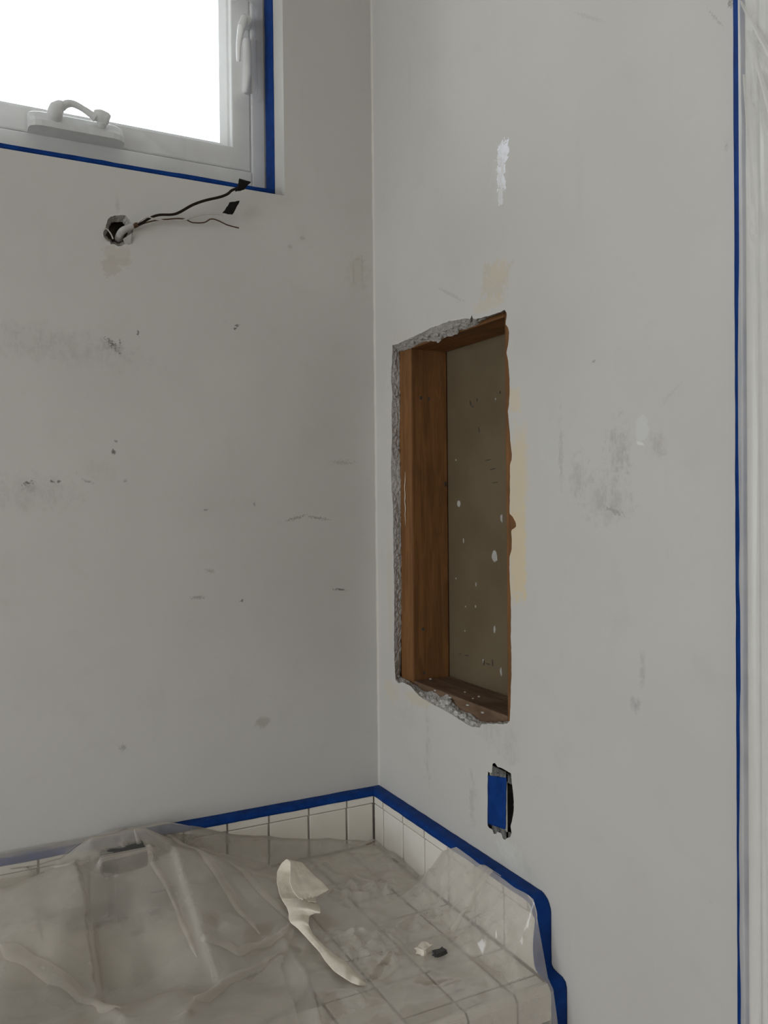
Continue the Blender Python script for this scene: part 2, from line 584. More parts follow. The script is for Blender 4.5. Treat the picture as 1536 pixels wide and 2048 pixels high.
GREYD = (.42, .40, .365)
left_stains = [
    SL(110, 690, 190, 45, -.1, GREYD, .35, .9, 1.0),
    SL(60, 985, 120, 45, 0, GREYD, .28, .9, 1.0),
    SL(715, 545, 26, 45, 0, (.50, .46, .36), .35, .7, 1.2),
    SL(234, 512, 25, 20, 0, (.53, .48, .41), .6, .15, .9, 'box'),
    SL(220, 533, 18, 18, .6, (.52, .475, .405), .75, .1, .7, 'box'),
    SL(246, 525, 20, 9, .2, (.51, .465, .395), .5, .3, .6),
    SL(234, 410, 7, 20, 0, (.48, .46, .42), .6, .8, 1.0),
    SL(226, 690, 19, 6, -.75, S_DARK, .9, .7, 2.2),
    SL(226, 692, 34, 12, -.4, GREYD, .6, .9, 1.4),
    SL(276, 666, 2.5, 7, 0, S_DARK, .75, .6, 1.2),
    SL(240, 684, 3, 6, 0, S_DARK, .55, .7, 1.6),
    SL(474, 651, 5, 3, .4, S_DARK, .9, .6, 1.2),
    SL(470, 657, 4, 3, .4, S_DARK, .85, .6, 1.2),
    SL(227, 904, 5, 5, 0, S_DARK, .8, .6, 1.8),
    SL(232, 882, 4, 4, .6, S_DARK, .5, .7, 1.4),
    SL(56, 967, 11, 5, .3, S_DARK, .8, .8, 2.2),
    SL(56, 978, 16, 12, 0, GREYD, .7, .9, 1.2),
    SL(104, 963, 6, 3, -.3, S_DARK, .75, .7, 1.4),
    SL(117, 963, 6, 3, .4, S_DARK, .75, .7, 1.4),
    SL(176, 963, 15, 3, -.35, (.22, .20, .17), .6, .8, 1.2),
    SL(250, 962, 5, 4, .5, (.22, .20, .17), .6, .8, 1.6),
    SL(200, 940, 45, 22, 0, (.50, .47, .39), .35, .9, 1.0),
    SL(411, 1020, 7, 2.5, .2, (.16, .14, .11), .65, .8, 1.8),
    SL(420, 1142, 12, 5, -.2, (.30, .275, .23), .5, .9, 1.4),
    SL(396, 1195, 16, 4, 0, (.26, .24, .20), .6, .8, 1.6),
    SL(484, 1201, 4, 3.5, 0, (.12, .10, .08), .75, .7, 1.4),
    SL(508, 1008, 2.5, 5, 0, (.18, .16, .13), .6, .8, 1.6),
    SL(525, 1444, 17, 14, 0, (.36, .335, .265), .55, .5, .5),
    SL(248, 1494, 9, 9, .5, (.28, .265, .23), .55, .7, 2.2),
    SL(680, 1179, 14, 2.5, -.12, (.11, .09, .06), .8, .8, 1.6),
    SL(592, 1036, 22, 3, .25, (.20, .175, .13), .55, .8, 2.4),
    SL(635, 1036, 22, 3, -.15, (.20, .175, .13), .55, .8, 2.4),
    SL(684, 925, 24, 5, 0, (.33, .30, .24), .45, .9, 2.6),
    SL(605, 477, 6, 6, 0, (.40, .375, .33), .6, .7, 1.2),
    SL(580, 492, 7, 8, 0, (.42, .40, .355), .6, .7, 1.2),
    SL(707, 548, 2.5, 28, 0, (.40, .365, .29), .3, .6, 1.2),
    SL(724, 535, 2.5, 36, 0, (.38, .35, .28), .3, .6, 1.2),
    SL(715, 518, 12, 2.5, 0, (.38, .35, .28), .3, .6, 1.2),
]
YEL = (.66, .56, .39)
right_stains = [
    SR(1042, 930, 16, 90, 0, YEL, .45, .35, .5, 'box'),
    SR(1034, 1040, 18, 170, 0, YEL, .80, .25, .45, 'box'),
    SR(1038, 1110, 14, 95, 0, (.68, .57, .38), .7, .2, .5, 'box'),
    SR(1030, 800, 12, 26, 0, YEL, .65, .3, .6, 'box'),
    SR(990, 560, 30, 36, .2, (.56, .50, .40), .75, .35, 1.0, 'box'),
    SR(995, 545, 22, 26, -.3, (.62, .55, .44), .6, .3, 1.1),
    SR(977, 608, 40, 16, 0, (.60, .53, .40), .55, .6, .9),
    SR(782, 1380, 20, 26, 0, (.62, .54, .40), .5, .7, 1.0),
    SR(835, 1398, 32, 16, 0, (.62, .54, .40), .6, .5, .9),
    SR(780, 1180, 8, 160, 0, (.58, .53, .40), .45, .7, .8),
    SR(778, 880, 7, 190, 0, (.62, .60, .52), .5, .7, .8),
    SR(800, 672, 40, 20, 0, (.58, .54, .46), .5, .8, 1.0),
    SR(1006, 308, 10, 24, .0, (.93, .93, .96), 1., .08, .95, 'box'),
    SR(1002, 352, 8, 26, .0, (.93, .93, .96), 1., .1, 1.3, 'box'),
    SR(1001, 392, 5, 22, .0, (.80, .79, .78), .8, .3, 1.4, 'box'),
    SR(998, 345, 20, 75, 0, (.66, .64, .60), .5, .8, .8),
    SR(1215, 1000, 60, 60, 0, (.44, .43, .40), .5, .9, 1.1),
    SR(1235, 905, 30, 70, 0, (.41, .405, .38), .5, .9, 1.3),
    SR(1228, 1022, 22, 7, .3, (.33, .325, .30), .7, .8, 1.6),
    SR(1158, 955, 26, 50, 0, (.45, .445, .41), .5, .9, 1.4),
    SR(1122, 900, 6, 80, 0, (.43, .42, .39), .5, .8, 1.6),
    SR(1100, 905, 22, 55, 0, (.60, .61, .56), .45, .8, .8, 'box'),
    SR(1283, 858, 16, 32, 0, (.66, .66, .64), .65, .3, .8),
    SR(1280, 887, 9, 4, .3, (.78, .77, .72), .85, .4, .8),
    SR(1315, 890, 24, 30, .4, (.47, .44, .41), .55, .9, 1.2),
    SR(1285, 1340, 9, 44, .05, (.42, .42, .40), .5, .8, 1.0),
    SR(1270, 1410, 13, 22, 0, (.38, .38, .365), .6, .8, 1.1),
    SR(1340, 790, 30, 6, -.6, (.50, .495, .47), .5, .8, 1.6),
    SR(1187, 723, 4, 3.5, 0, (.28, .27, .25), .7, .6, 1.4),
    SR(1453, 292, 4, 12, 0, (.45, .44, .42), .6, .6, 1.4),
    SR(1432, 38, 2.5, 30, -.6, (.40, .37, .34), .55, .7, 2.4),
    SR(1462, 6, 6, 10, -.6, (.26, .24, .21), .8, .7, 1.4),
    SR(1180, 35, 3, 60, -.95, (.48, .46, .43), .5, .6, 1.5),
    SR(900, 588, 2.2, 60, -1.1, (.44, .42, .38), .6, .6, 1.5),
    SR(855, 1500, 7, 70, 0, (.43, .43, .40), .45, .8, 1.6),
    SR(985, 1465, 36, 34, 0, (.50, .485, .43), .5, .8, 1.2),
    SR(945, 1600, 7, 60, 0, (.42, .42, .39), .5, .8, 1.6),
    SR(1020, 1500, 24, 46, 0, (.50, .485, .43), .45, .8, 1.2),
    SR(1020, 1705, 30, 26, 0, (.66, .67, .62), .6, .6, 1.2),
    SR(1050, 1735, 30, 20, .4, (.52, .52, .47), .5, .8, 1.2),
    SR(815, 1430, 30, 30, 0, (.53, .51, .45), .4, .8, 1.1),
]


def wall_cells(name, axis, stains, base, a_cuts, z_cuts):
    """cheap shading: the wall is cut into cells and each cell's paint only carries the marks that lie on it"""
    plain = wall_material(name + '_plain', axis, [], base)
    mats = [plain]; table = {}
    for i in range(len(a_cuts) - 1):
        for j in range(len(z_cuts) - 1):
            a0, a1, z0, z1 = a_cuts[i], a_cuts[i + 1], z_cuts[j], z_cuts[j + 1]
            own = []
            for st in stains:
                reach = (math.hypot(st[2], st[3]) if st[4] else 0) or 0
                ra = max(st[2], reach) * (1 + st[8] * .8) + .004; rz = max(st[3], reach) * (1 + st[8] * .8) + .004
                if st[0] + ra > a0 and st[0] - ra < a1 and st[1] + rz > z0 and st[1] - rz < z1: own.append(st)
            if own:
                table[(i, j)] = len(mats)
                mats.append(wall_material(name, axis, own, base))
    lines = [((c, z_cuts[0]), (c, z_cuts[-1])) for c in a_cuts] + [((a_cuts[0], c), (a_cuts[-1], c)) for c in z_cuts]

    def index(a, z):
        i = int(np.searchsorted(a_cuts, a)) - 1; j = int(np.searchsorted(z_cuts, z)) - 1
        return table.get((i, j), 0)
    return mats, lines, index


WALL_L = WALL
L_MATS, L_LINES, L_INDEX = wall_cells('scuffed_paint_window_wall', 0, left_stains, WALL_L, [-1.0, -.78, -.62, -.5, -.38, -.22, -.1, -.002], [.95, 1.2, 1.4, 1.55, 1.7, 1.85, 2.0, 2.2, 2.75])
R_MATS, R_LINES, R_INDEX = wall_cells('scuffed_paint_niche_wall', 1, right_stains, WALL, [-.999, -.82, -.70, -.60, -.50, -.35, -.16, -.002], [.95, 1.12, 1.25, 1.4, 1.55, 1.7, 1.85, 1.97, 2.1, 2.3, 2.75])

# ------------------------------------------------------------------ room shell
T = 0.16


def shell_box(name, *a, mat, label, cat='wall'):
    return tag(box(name, *a, mat), label, cat, kind='structure')


shell_box('floor', ROOM_X0 - T, .3, ROOM_Y0 - T, .3, -.1, 0, mat=M['floor'], label='oak plank floor below the counter', cat='floor')
shell_box('ceiling', ROOM_X0 - T, .3, ROOM_Y0 - T, .3, ROOM_Z1, ROOM_Z1 + .1, mat=M['ceiling'], label='white painted ceiling above both walls', cat='ceiling')
shell_box('wall_back', ROOM_X0 - T, T, ROOM_Y0 - T, ROOM_Y0, 0, ROOM_Z1, mat=M['cream_wall'], label='plain painted wall facing the window wall')

# far wall with its own wide window
def far_wall():
    v, tris = panel_with_holes([(ROOM_Y0, 0), (0, 0), (0, ROOM_Z1), (ROOM_Y0, ROOM_Z1)],
                               [[(WIN2['y0'], WIN2['z0']), (WIN2['y1'], WIN2['z0']), (WIN2['y1'], WIN2['z1']), (WIN2['y0'], WIN2['z1'])]])
    vs = [(ROOM_X0, a.x, a.y) for a in v] + [(ROOM_X0 - T, a.x, a.y) for a in v]
    n = len(v)
    fs = [tuple(t) for t in tris] + [tuple(i + n for i in t[::-1]) for t in tris]
    k = len(vs)
    h = [(WIN2['y0'], WIN2['z0']), (WIN2['y1'], WIN2['z0']), (WIN2['y1'], WIN2['z1']), (WIN2['y0'], WIN2['z1'])]
    for x in (ROOM_X0, ROOM_X0 - T): vs += [(x, a, b) for a, b in h]
    fs += [(k + i, k + (i + 1) % 4, k + 4 + (i + 1) % 4, k + 4 + i) for i in range(4)]
    o = link('wall_far', mesh('wall_far', vs, fs), M['cream_wall'])
    tag(o, 'plain painted wall holding the wide second window', 'wall', kind='structure')
    w = empty('window_2', (ROOM_X0 - .08, (WIN2['y0'] + WIN2['y1']) / 2, WIN2['z0']))
    tag(w, 'wide two-light window facing the niche wall', 'window', kind='structure')
    ym = (WIN2['y0'] + WIN2['y1']) / 2
    for (a, b, c, d) in ((WIN2['y0'], WIN2['y0'] + .05, WIN2['z0'], WIN2['z1']), (WIN2['y1'] - .05, WIN2['y1'], WIN2['z0'], WIN2['z1']),
                         (WIN2['y0'] + .05, WIN2['y1'] - .05, WIN2['z0'], WIN2['z0'] + .05), (WIN2['y0'] + .05, WIN2['y1'] - .05, WIN2['z1'] - .05, WIN2['z1']),
                         (ym - .03, ym + .03, WIN2['z0'] + .05, WIN2['z1'] - .05)):
        box('frame_bar', ROOM_X0 - .11, ROOM_X0 - .05, a, b, c, d, M['vinyl'], w, .004)
    for a, b in ((WIN2['y0'] + .05, ym - .03), (ym + .03, WIN2['y1'] - .05)):
        z0, z1 = WIN2['z0'] + .05, WIN2['z1'] - .05
        link('pane', mesh('pane', [(ROOM_X0 - .08, a, z0), (ROOM_X0 - .08, b, z0), (ROOM_X0 - .08, b, z1), (ROOM_X0 - .08, a, z1)], [(0, 1, 2, 3)]), M['glass'], w)


far_wall()

# ---- window wall ----
WH = [(WIN['x0'], WIN['z0']), (WIN['x1'], WIN['z0']), (WIN['x1'], WIN['z1']), (WIN['x0'], WIN['z1'])]
hole_px = [(222, 433), (232, 431), (243, 430), (252, 431), (256, 437), (262, 444), (268, 452), (266, 462), (264, 474), (262, 484), (258, 489),
           (250, 488), (244, 492), (236, 493), (229, 488), (222, 489), (219, 482), (210, 478), (205, 470), (205, 461), (211, 456), (213, 447), (216, 438)]
hole_w = [onY(a, b) for a, b in hole_px]
hole_c = resample([(p[0], p[2]) for p in hole_w], 70, True)
hole_c = np.array([p + .0009 * np.array([n1(i * .9, 3.1), n1(i * .9, 8.2)]) for i, p in enumerate(hole_c)])


def window_wall():
    x_l, x_r, z0, z1 = ROOM_X0, 0.0, 0.0, ROOM_Z1
    v, tris = panel_with_holes([(x_l, z0), (x_r, z0), (x_r, z1), (x_l, z1)], [WH, [tuple(p) for p in hole_c]], L_LINES)
    vs = [(a.x, 0.0, a.y) for a in v]; fs = [tuple(t) for t in tris]
    # reveal with a softly rounded arris
    r = .006
    loops = [(0.0, 0.0)] + [(r * (1 - math.cos(t)) * -1 * 0 - r * (math.sin(t)) * 0, 0) for t in ()]
    prof = [(0.0, 0.0), (.0012, .0018), (.003, .0045), (.004, .009), (.004, T)]
    ks = []
    for ins, dep in prof:
        k = len(vs); ks.append(k)
        vs += [(WIN['x0'] + ins, dep, WIN['z0']), (WIN['x1'] - ins * 0, dep, WIN['z0']), (WIN['x1'], dep, WIN['z1'] - ins), (WIN['x0'] + ins, dep, WIN['z1'] - ins)]
    for a, b in zip(ks, ks[1:]):
        fs += [(a + i, a + (i + 1) % 4, b + (i + 1) % 4, b + i) for i in range(4)]
    v2, t2 = panel_with_holes([(x_l, z0), (x_r + T, z0), (x_r + T, z1), (x_l, z1)], [WH])
    k = len(vs)
    vs += [(a.x, T, a.y) for a in v2]; fs += [tuple(i + k for i in t[::-1]) for t in t2]
    o = link('wall_left', mesh('wall_left', vs, fs), L_MATS)
    for p in o.data.polygons:
        if abs(p.center.y) < 1e-5: p.material_index = L_INDEX(p.center.x, p.center.z)
    tag(o, 'scuffed warm grey painted wall with the high window and a wire hole', 'wall', kind='structure')
    # ragged rim and cavity of the wire hole
    n = len(hole_c); c = hole_c.mean(0)
    vs, fs = [], []
    prof = [(1.0, 0.0, .0), (.93, .004, .0016), (.82, .009, .0026), (.70, .0125, .003)]
    for j, (s, dep, am) in enumerate(prof):
        for i, p in enumerate(hole_c):
            q = c + (p - c) * s + am * np.array([n1(i * .7, j * 3.3, 1), n1(i * .7, j * 3.3, 5)])
            vs.append((q[0], dep + am * n1(i * .8, j), q[1]))
    for j in range(len(prof) - 1):
        fs += [(j * n + i, j * n + (i + 1) % n, (j + 1) * n + (i + 1) % n, (j + 1) * n + i) for i in range(n)]
    link('broken_plaster_rim', mesh('rim', vs, fs), M['plaster'], o)
    vs, fs = [], []
    for s, dep in ((.75, .0115), (1.05, .016), (1.05, .06)):
        for p in hole_c:
            q = c + (p - c) * s; vs.append((q[0], dep, q[1]))
    for j in range(2):
        fs += [(j * n + i, j * n + (i + 1) % n, (j + 1) * n + (i + 1) % n, (j + 1) * n + i) for i in range(n)]
    fs.append(tuple(range(2 * n, 3 * n)))
    link('cavity', mesh('cavity', vs, fs), M['cavity'], o)
    return o


wall_left = window_wall()

# ---- niche wall ----
N_TOP = [(785, 690), (795, 688), (805, 683), (820, 676), (838, 668), (850, 662), (862, 655), (875, 652), (888, 646), (900, 642), (915, 639), (930, 637),
         (941, 638), (944, 629), (947, 639), (960, 636), (975, 632), (990, 628), (1000, 624), (1010, 620)]
N_RIGHT = [(1013, 626), (1013.4, 633), (1011, 648), (1016, 655), (1018.4, 666), (1016.7, 686), (1012.7, 706), (1016.7, 724), (1019, 755), (1019, 788), (1018, 810),
           (1015.6, 821), (1019, 857), (1020.6, 883), (1023.8, 908), (1023, 921), (1020, 928), (1020, 976), (1019, 1027), (1025.5, 1034), (1032, 1045),
           (1032, 1055), (1022, 1060), (1024, 1079), (1023, 1101), (1019, 1114), (1019, 1156), (1021.5, 1194), (1022, 1234), (1021.5, 1271), (1023, 1311),
           (1023, 1355), (1021.5, 1378), (1021, 1415), (1019, 1442)]
N_BOT = [(1014, 1448), (997, 1447), (981, 1448), (963.5, 1448), (959, 1455), (943.6, 1454), (932.6, 1448), (912.6, 1435), (895, 1424), (873, 1412), (857, 1404),
         (839.6, 1393), (833, 1386), (822, 1373), (806, 1364), (797.5, 1366.5)]
N_LEFT = [(791, 1360), (789, 1327), (788, 1271), (788.7, 1205), (787.6, 1138), (786.5, 1072), (786.5, 1020), (783, 976), (782, 921), (784, 877), (783, 821),
          (785, 788), (782, 759), (784, 724), (785, 695)]
I_TOP = [(799, 703), (811, 701), (822, 696), (836, 689), (850, 683), (864, 682), (877, 685), (884, 679), (895, 673), (906, 671), (915, 668), (919, 660), (935, 657),
         (946, 653), (957, 649), (966, 641), (983, 634), (997, 627), (1009, 624)]
I_BOT = [(1012, 1444), (997, 1443), (979, 1445), (966, 1444), (950, 1434), (946, 1430), (934, 1425), (921, 1421), (910, 1409), (899, 1395), (896, 1388), (889, 1391), (881, 1395),
         (872, 1387), (864, 1382), (855, 1384), (846, 1381), (836, 1373), (828, 1369), (816, 1360), (806, 1356)]
I_LEFT = [(801, 1352), (802, 1290), (803, 1180), (802, 1060), (801, 960), (799, 900), (800, 800), (799, 745), (799, 706)]
TH = .018
cnt = dict(top=90, right=150, bot=90, left=170)


def side(pts, n, x, seed, amp):
    q = np.array([onX(a, b, x)[1:] for a, b in pts])
    q = resample(q, n)
    return np.array([p + amp * np.array([n1(i * .55, seed) + .6 * n1(i * 1.7, seed + 4), n1(i * .55, seed + 9) + .6 * n1(i * 1.7, seed + 14)]) for i, p in enumerate(q)])


niche_out = np.vstack([side(N_TOP, cnt['top'], 0, 1.3, .0011), side(N_RIGHT, cnt['right'], 0, 2.3, .0008),
                       side(N_BOT, cnt['bot'], 0, 3.3, .0012), side(N_LEFT, cnt['left'], 0, 4.3, .0012)])
r_in = side([(a + .0, b) for a, b in N_RIGHT], cnt['right'], 0, 2.3, .0008)
r_in[:, 0] -= .0015
niche_in = np.vstack([side(I_TOP, cnt['top'], TH, 5.3, .0016), r_in,
                      side(I_BOT, cnt['bot'], TH, 6.3, .0018), side(I_LEFT, cnt['left'], TH, 7.3, .0014)])
out_px = [(976, 1543), (981, 1547), (984, 1545), (985, 1527), (990, 1526), (995, 1534), (1001, 1535), (1007, 1538), (1012, 1541), (1022, 1547), (1023, 1560), (1025, 1575), (1027, 1595),
          (1028, 1610), (1027, 1625), (1024, 1642), (1021, 1652), (1023, 1665), (1021, 1674), (1014, 1676), (1010, 1680), (1006, 1677), (1003, 1667), (995, 1663),
          (992, 1668), (987, 1667), (985, 1659), (978, 1656), (975, 1650), (975, 1620), (975.5, 1590), (976, 1565)]
outlet_hole = resample(np.array([onX(a, b)[1:] for a, b in out_px]), 110, True)
outlet_hole = np.array([p + .0006 * np.array([n1(i * .8, 21), n1(i * .8, 27)]) for i, p in enumerate(outlet_hole)])


def niche_wall():
    v, tris = panel_with_holes([(ROOM_Y0, 0), (0, 0), (0, ROOM_Z1), (ROOM_Y0, ROOM_Z1)],
                               [[tuple(p) for p in niche_out], [tuple(p) for p in outlet_hole]], R_LINES)
    vs = [(0.0, a.x, a.y) for a in v]; fs = [tuple(t) for t in tris]
    k = len(vs)
    vs += [(T, ROOM_Y0, 0), (T, 0, 0), (T, 0, ROOM_Z1), (T, ROOM_Y0, ROOM_Z1), (0, ROOM_Y0, 0), (0, 0, 0), (0, 0, ROOM_Z1), (0, ROOM_Y0, ROOM_Z1)]
    fs += [(k, k + 1, k + 2, k + 3), (k, k + 4, k + 5, k + 1), (k + 2, k + 6, k + 7, k + 3), (k, k + 3, k + 7, k + 4), (k + 1, k + 5, k + 6, k + 2)]
    o = link('wall_right', mesh('wall_right', vs, fs), R_MATS)
    for p in o.data.polygons:
        if abs(p.center.x) < 1e-5: p.material_index = R_INDEX(p.center.y, p.center.z)
    tag(o, 'scuffed pale grey painted wall with a rough rectangular niche cut into it', 'wall', kind='structure')
    # crumbling cut edge of the board around the niche
    n = len(niche_out)
    L = 7
    vs, fs = [], []
    for j in range(L):
        t = j / (L - 1)
        for i in range(n):
            p = niche_out[i] * (1 - t) + niche_in[i] * t
            am = .0026 * (4 * t * (1 - t)) ** .5 if j not in (0,) else 0
            a = am * np.array([n1(i * .35, j * .9, 31) + .7 * n1(i * 1.1, j * 1.3, 33), n1(i * .35, j * .9, 37) + .7 * n1(i * 1.1, j * 1.3, 39)])
            dx = .0 if j == 0 else .0022 * n1(i * .5, j * 1.7, 41)
            vs.append((t * TH + dx, p[0] + a[0], p[1] + a[1]))
    for j in range(L - 1):
        fs += [(j * n + i, j * n + (i + 1) % n, (j + 1) * n + (i + 1) % n, (j + 1) * n + i) for i in range(n)]
    link('broken_board_edge', mesh('broken_board_edge', vs, fs), M['plaster'], o)
    # paper-lined back of the board, seen only deep in the cut
    # framing
    def stud(name, y0, y1, z0, z1, x0=TH + .0005, x1=.107, mats=None, bev=.0035):
        b = box(name, x0, x1, y0, y1, z0, z1, mats, o, bev, 2)
        return b
    s = stud('stud', -.1235, -.070, .2, 2.6, mats=M['stud'])
    s = stud('stud', -.489, -.4512, .2, 2.6, mats=M['stud'])
    stud('blocking', -.4508, -.1239, 1.9315, 1.97, mats=M['block'], bev=.002)
    sb = stud('blocking', -.4508, -.1239, 1.2115, 1.2497, x0=TH + .001, mats=M['sill_block'], bev=.002)
    bp = box('backing_board', .1075, .1195, -.480, -.100, 1.15, 2.0, M['backing'], o)
    # dried paint drips and scuffs on the backing board
    def blot(px, py, w, h, ang, mat, x=.1070, pts=14, rag=.35, seed=0, name='paint_splash'):
        c = onX(px, py, x)
        ring = []
        for i in range(pts):
            a = 2 * math.pi * i / pts
            rr = 1 + rag * n1(math.cos(a) * 1.5 + seed, math.sin(a) * 1.5, seed)
            u, w2 = rr * math.cos(a) * w / 2, rr * math.sin(a) * h / 2
            ring.append((u * math.cos(ang) - w2 * math.sin(ang), u * math.sin(ang) + w2 * math.cos(ang)))
        vs = [(x - .0007, c[1] - a * .8, c[2] + b * .8) for a, b in ring] + [(x + .0006, c[1] - a, c[2] + b) for a, b in ring]
        fs = [tuple(range(pts))] + [(i, (i + 1) % pts, pts + (i + 1) % pts, pts + i) for i in range(pts)]
        link(name, mesh(name, vs, fs), mat, bp)
    S = M['splat']
    for k, (px, py, w, h, a) in enumerate([(989, 1113, .020, .021, .2), (917, 1007, .012, .014, 0), (1003, 1036, .007, .016, .1), (989, 1259, .006, .014, 0),
                                           (967, 1323, .004, .011, .3), (1002, 1343, .005, .017, .1), (927, 1082, .0035, .011, .1), (912, 1157, .003, .004, 0),
                                           (952, 1169, .003, .009, 0), (931, 1213, .003, .003, 0), (951, 1213, .003, .006, 0), (912, 920, .003, .004, 0), (930, 1262, .003, .003, .1),
                                           (991, 798, .003, .004, 0)]):
        blot(px, py, w, h, a, S, seed=k * 1.7)
    D = M['scuff']
    for k, (px, py, w, h, a) in enumerate([(941, 807, .004, .013, .35), (945, 813, .009, .003, .2), (954, 800, .002, .006, .2), (958, 860, .002, .012, .3), (1000, 785, .003, .006, 0),
                                           (919, 1308, .012, .002, .2), (933, 1311, .012, .002, .1), (968, 1325, .003, .012, 0), (985, 1325, .003, .014, .1), (976, 1328, .014, .0025, 0),
                                           (976, 920, .02, .0015, .1), (985, 938, .02, .0015, .1), (990, 965, .024, .0015, .05)]):
        blot(px, py, w, h, a, D, seed=k * 1.3 + 40, name='scuff_mark')
    # nail holes and pale scratches on the stud
    def stud_mark(px, py, w, h, ang, mat, seed):
        y = -.1235
        c = onY(px, py, y)
        ring = [(math.cos(t) * w / 2, math.sin(t) * h / 2) for t in [2 * math.pi * i / 10 for i in range(10)]]
        ring = [(a * math.cos(ang) - b * math.sin(ang), a * math.sin(ang) + b * math.cos(ang)) for a, b in ring]
        vs = [(c[0] + a, y - .0005, c[2] + b) for a, b in ring] + [(c[0] + a, y + .0005, c[2] + b) for a, b in ring]
        fs = [tuple(range(10))] + [(i, (i + 1) % 10, 10 + (i + 1) % 10, 10 + i) for i in range(10)]
        link('stud_mark', mesh('stud_mark', vs, fs), mat, o)
    for k, (px, py, w, h) in enumerate([(842, 796, .006, .008), (857, 798, .005, .009), (891, 968, .005, .012), (846, 1258, .006, .007), (848, 1346, .006, .007)]):
        stud_mark(px, py, w, h, 0, M['scuff'], k)
    stud_mark(880, 787, .0015, .028, -.1, M['stud_edge'], 8)
    stud_mark(874, 785, .0015, .022, .3, M['stud_edge'], 9)
    # long pale split on the stud edge
    vs, fs = [], []
    for i in range(24):
        t = i / 23
        c = onX(811 + 2 * n1(t * 5, 3), 942 + 110 * t, TH)
        w = .0016 * (1 - (2 * t - 1) ** 4) * (.6 + .6 * abs(n1(t * 9, 4)))
        vs += [(TH - .0012, c[1] - w, c[2]), (TH - .0012, c[1] + w, c[2])]
        if i: fs.append((2 * i - 2, 2 * i - 1, 2 * i + 1, 2 * i))
    link('pale_split', mesh('pale_split', vs, fs), M['paper'], o)
    return o


wall_right = niche_wall()

# ragged plaster crumbs clinging along the cut and lying on the bottom block: real lumps
def crumb(px, py, x, size, seed, parent, mat, name='plaster_crumb', stretch=(1, 1, 1), dz=0.0):
    c = onX(px, py, x)
    bm = bmesh.new()
    bmesh.ops.create_icosphere(bm, subdivisions=2, radius=size)
    for v in bm.verts:
        k = 1 + .55 * mnoise.noise(v.co * (1.6 / size) + Vector((seed, seed * 2, 0)))
        v.co = Vector((v.co.x * k * stretch[0] + c[0], v.co.y * k * stretch[1] + c[1], v.co.z * k * stretch[2] + c[2] + dz))
    return from_bm(name, bm, mat, parent)


M['pale_plaster'] = simple('pale_plaster_lump', (.58, .56, .52), .95, var=.25, scale=160, bump=.9, bdist=.003, spec=.1)
k = 0
for (px, py, s) in [(846, 1389, .005), (858, 1394, .006), (868, 1400, .007), (879, 1406, .008), (889, 1407, .010), (896, 1402, .009), (905, 1417, .008), (914, 1424, .009), (925, 1430, .009),
                    (937, 1437, .009), (948, 1444, .009), (957, 1449, .007), (842, 1384, .004), (884, 1400, .006), (985, 1446, .004), (1003, 1446, .003)]:
    crumb(px, py, .008, s, k * 3.1, wall_right, M['pale_plaster'], stretch=(.8, 1.1, .62), dz=-.002); k += 1
for (px, py, s) in [(812, 690, .005), (826, 685, .006), (842, 677, .006), (858, 671, .007), (874, 669, .007), (890, 660, .006), (905, 655, .006), (920, 649, .005), (934, 646, .004), (880, 676, .005),
                    (796, 1352, .004), (795, 1230, .004), (795, 1110, .004), (793, 900, .004), (793, 790, .004)]:
    crumb(px, py, .009, s, k * 2.7, wall_right, M['plaster'], stretch=(.8, 1.2, .6)); k += 1
for (px, py, s) in [(861, 1358, .003), (930, 1384, .0022), (958, 1393, .0025), (946, 1397, .0018), (870, 1381, .0025), (900, 1395, .003), (935, 1410, .003), (965, 1425, .003)]:
    c = onZ(px, py, 1.251)
    bm = bmesh.new(); bmesh.ops.create_icosphere(bm, subdivisions=1, radius=s)
    for v in bm.verts: v.co = Vector((v.co.x + c[0], v.co.y * 1.5 + c[1], v.co.z * .6 + 1.251))
    from_bm('plaster_crumb', bm, M['pale_plaster'], wall_right)

# a slightly proud bead of paint-filled caulk down the corner
def corner_bead():
    vs, fs = [], []
    n = 160
    for i in range(n):
        z = .99 + (ROOM_Z1 - .99) * i / (n - 1)
        r = .0034 + .0014 * n1(z * 22, 2) + .0010 * n1(z * 70, 5)
        for k in range(5):
            a = k / 4
            vs.append((-r * (1 - a) ** 1.4 - .0, -r * a ** 1.4 - .0, z))
        if i:
            fs += [((i - 1) * 5 + k, (i - 1) * 5 + k + 1, i * 5 + k + 1, i * 5 + k) for k in range(4)]
    o = link('trim_1', mesh('corner_bead', vs, fs), M['cream_wall'], smooth=True)
    tag(o, 'thin bead of pale caulk running down the corner between both walls', 'caulk bead', kind='structure')


corner_bead()

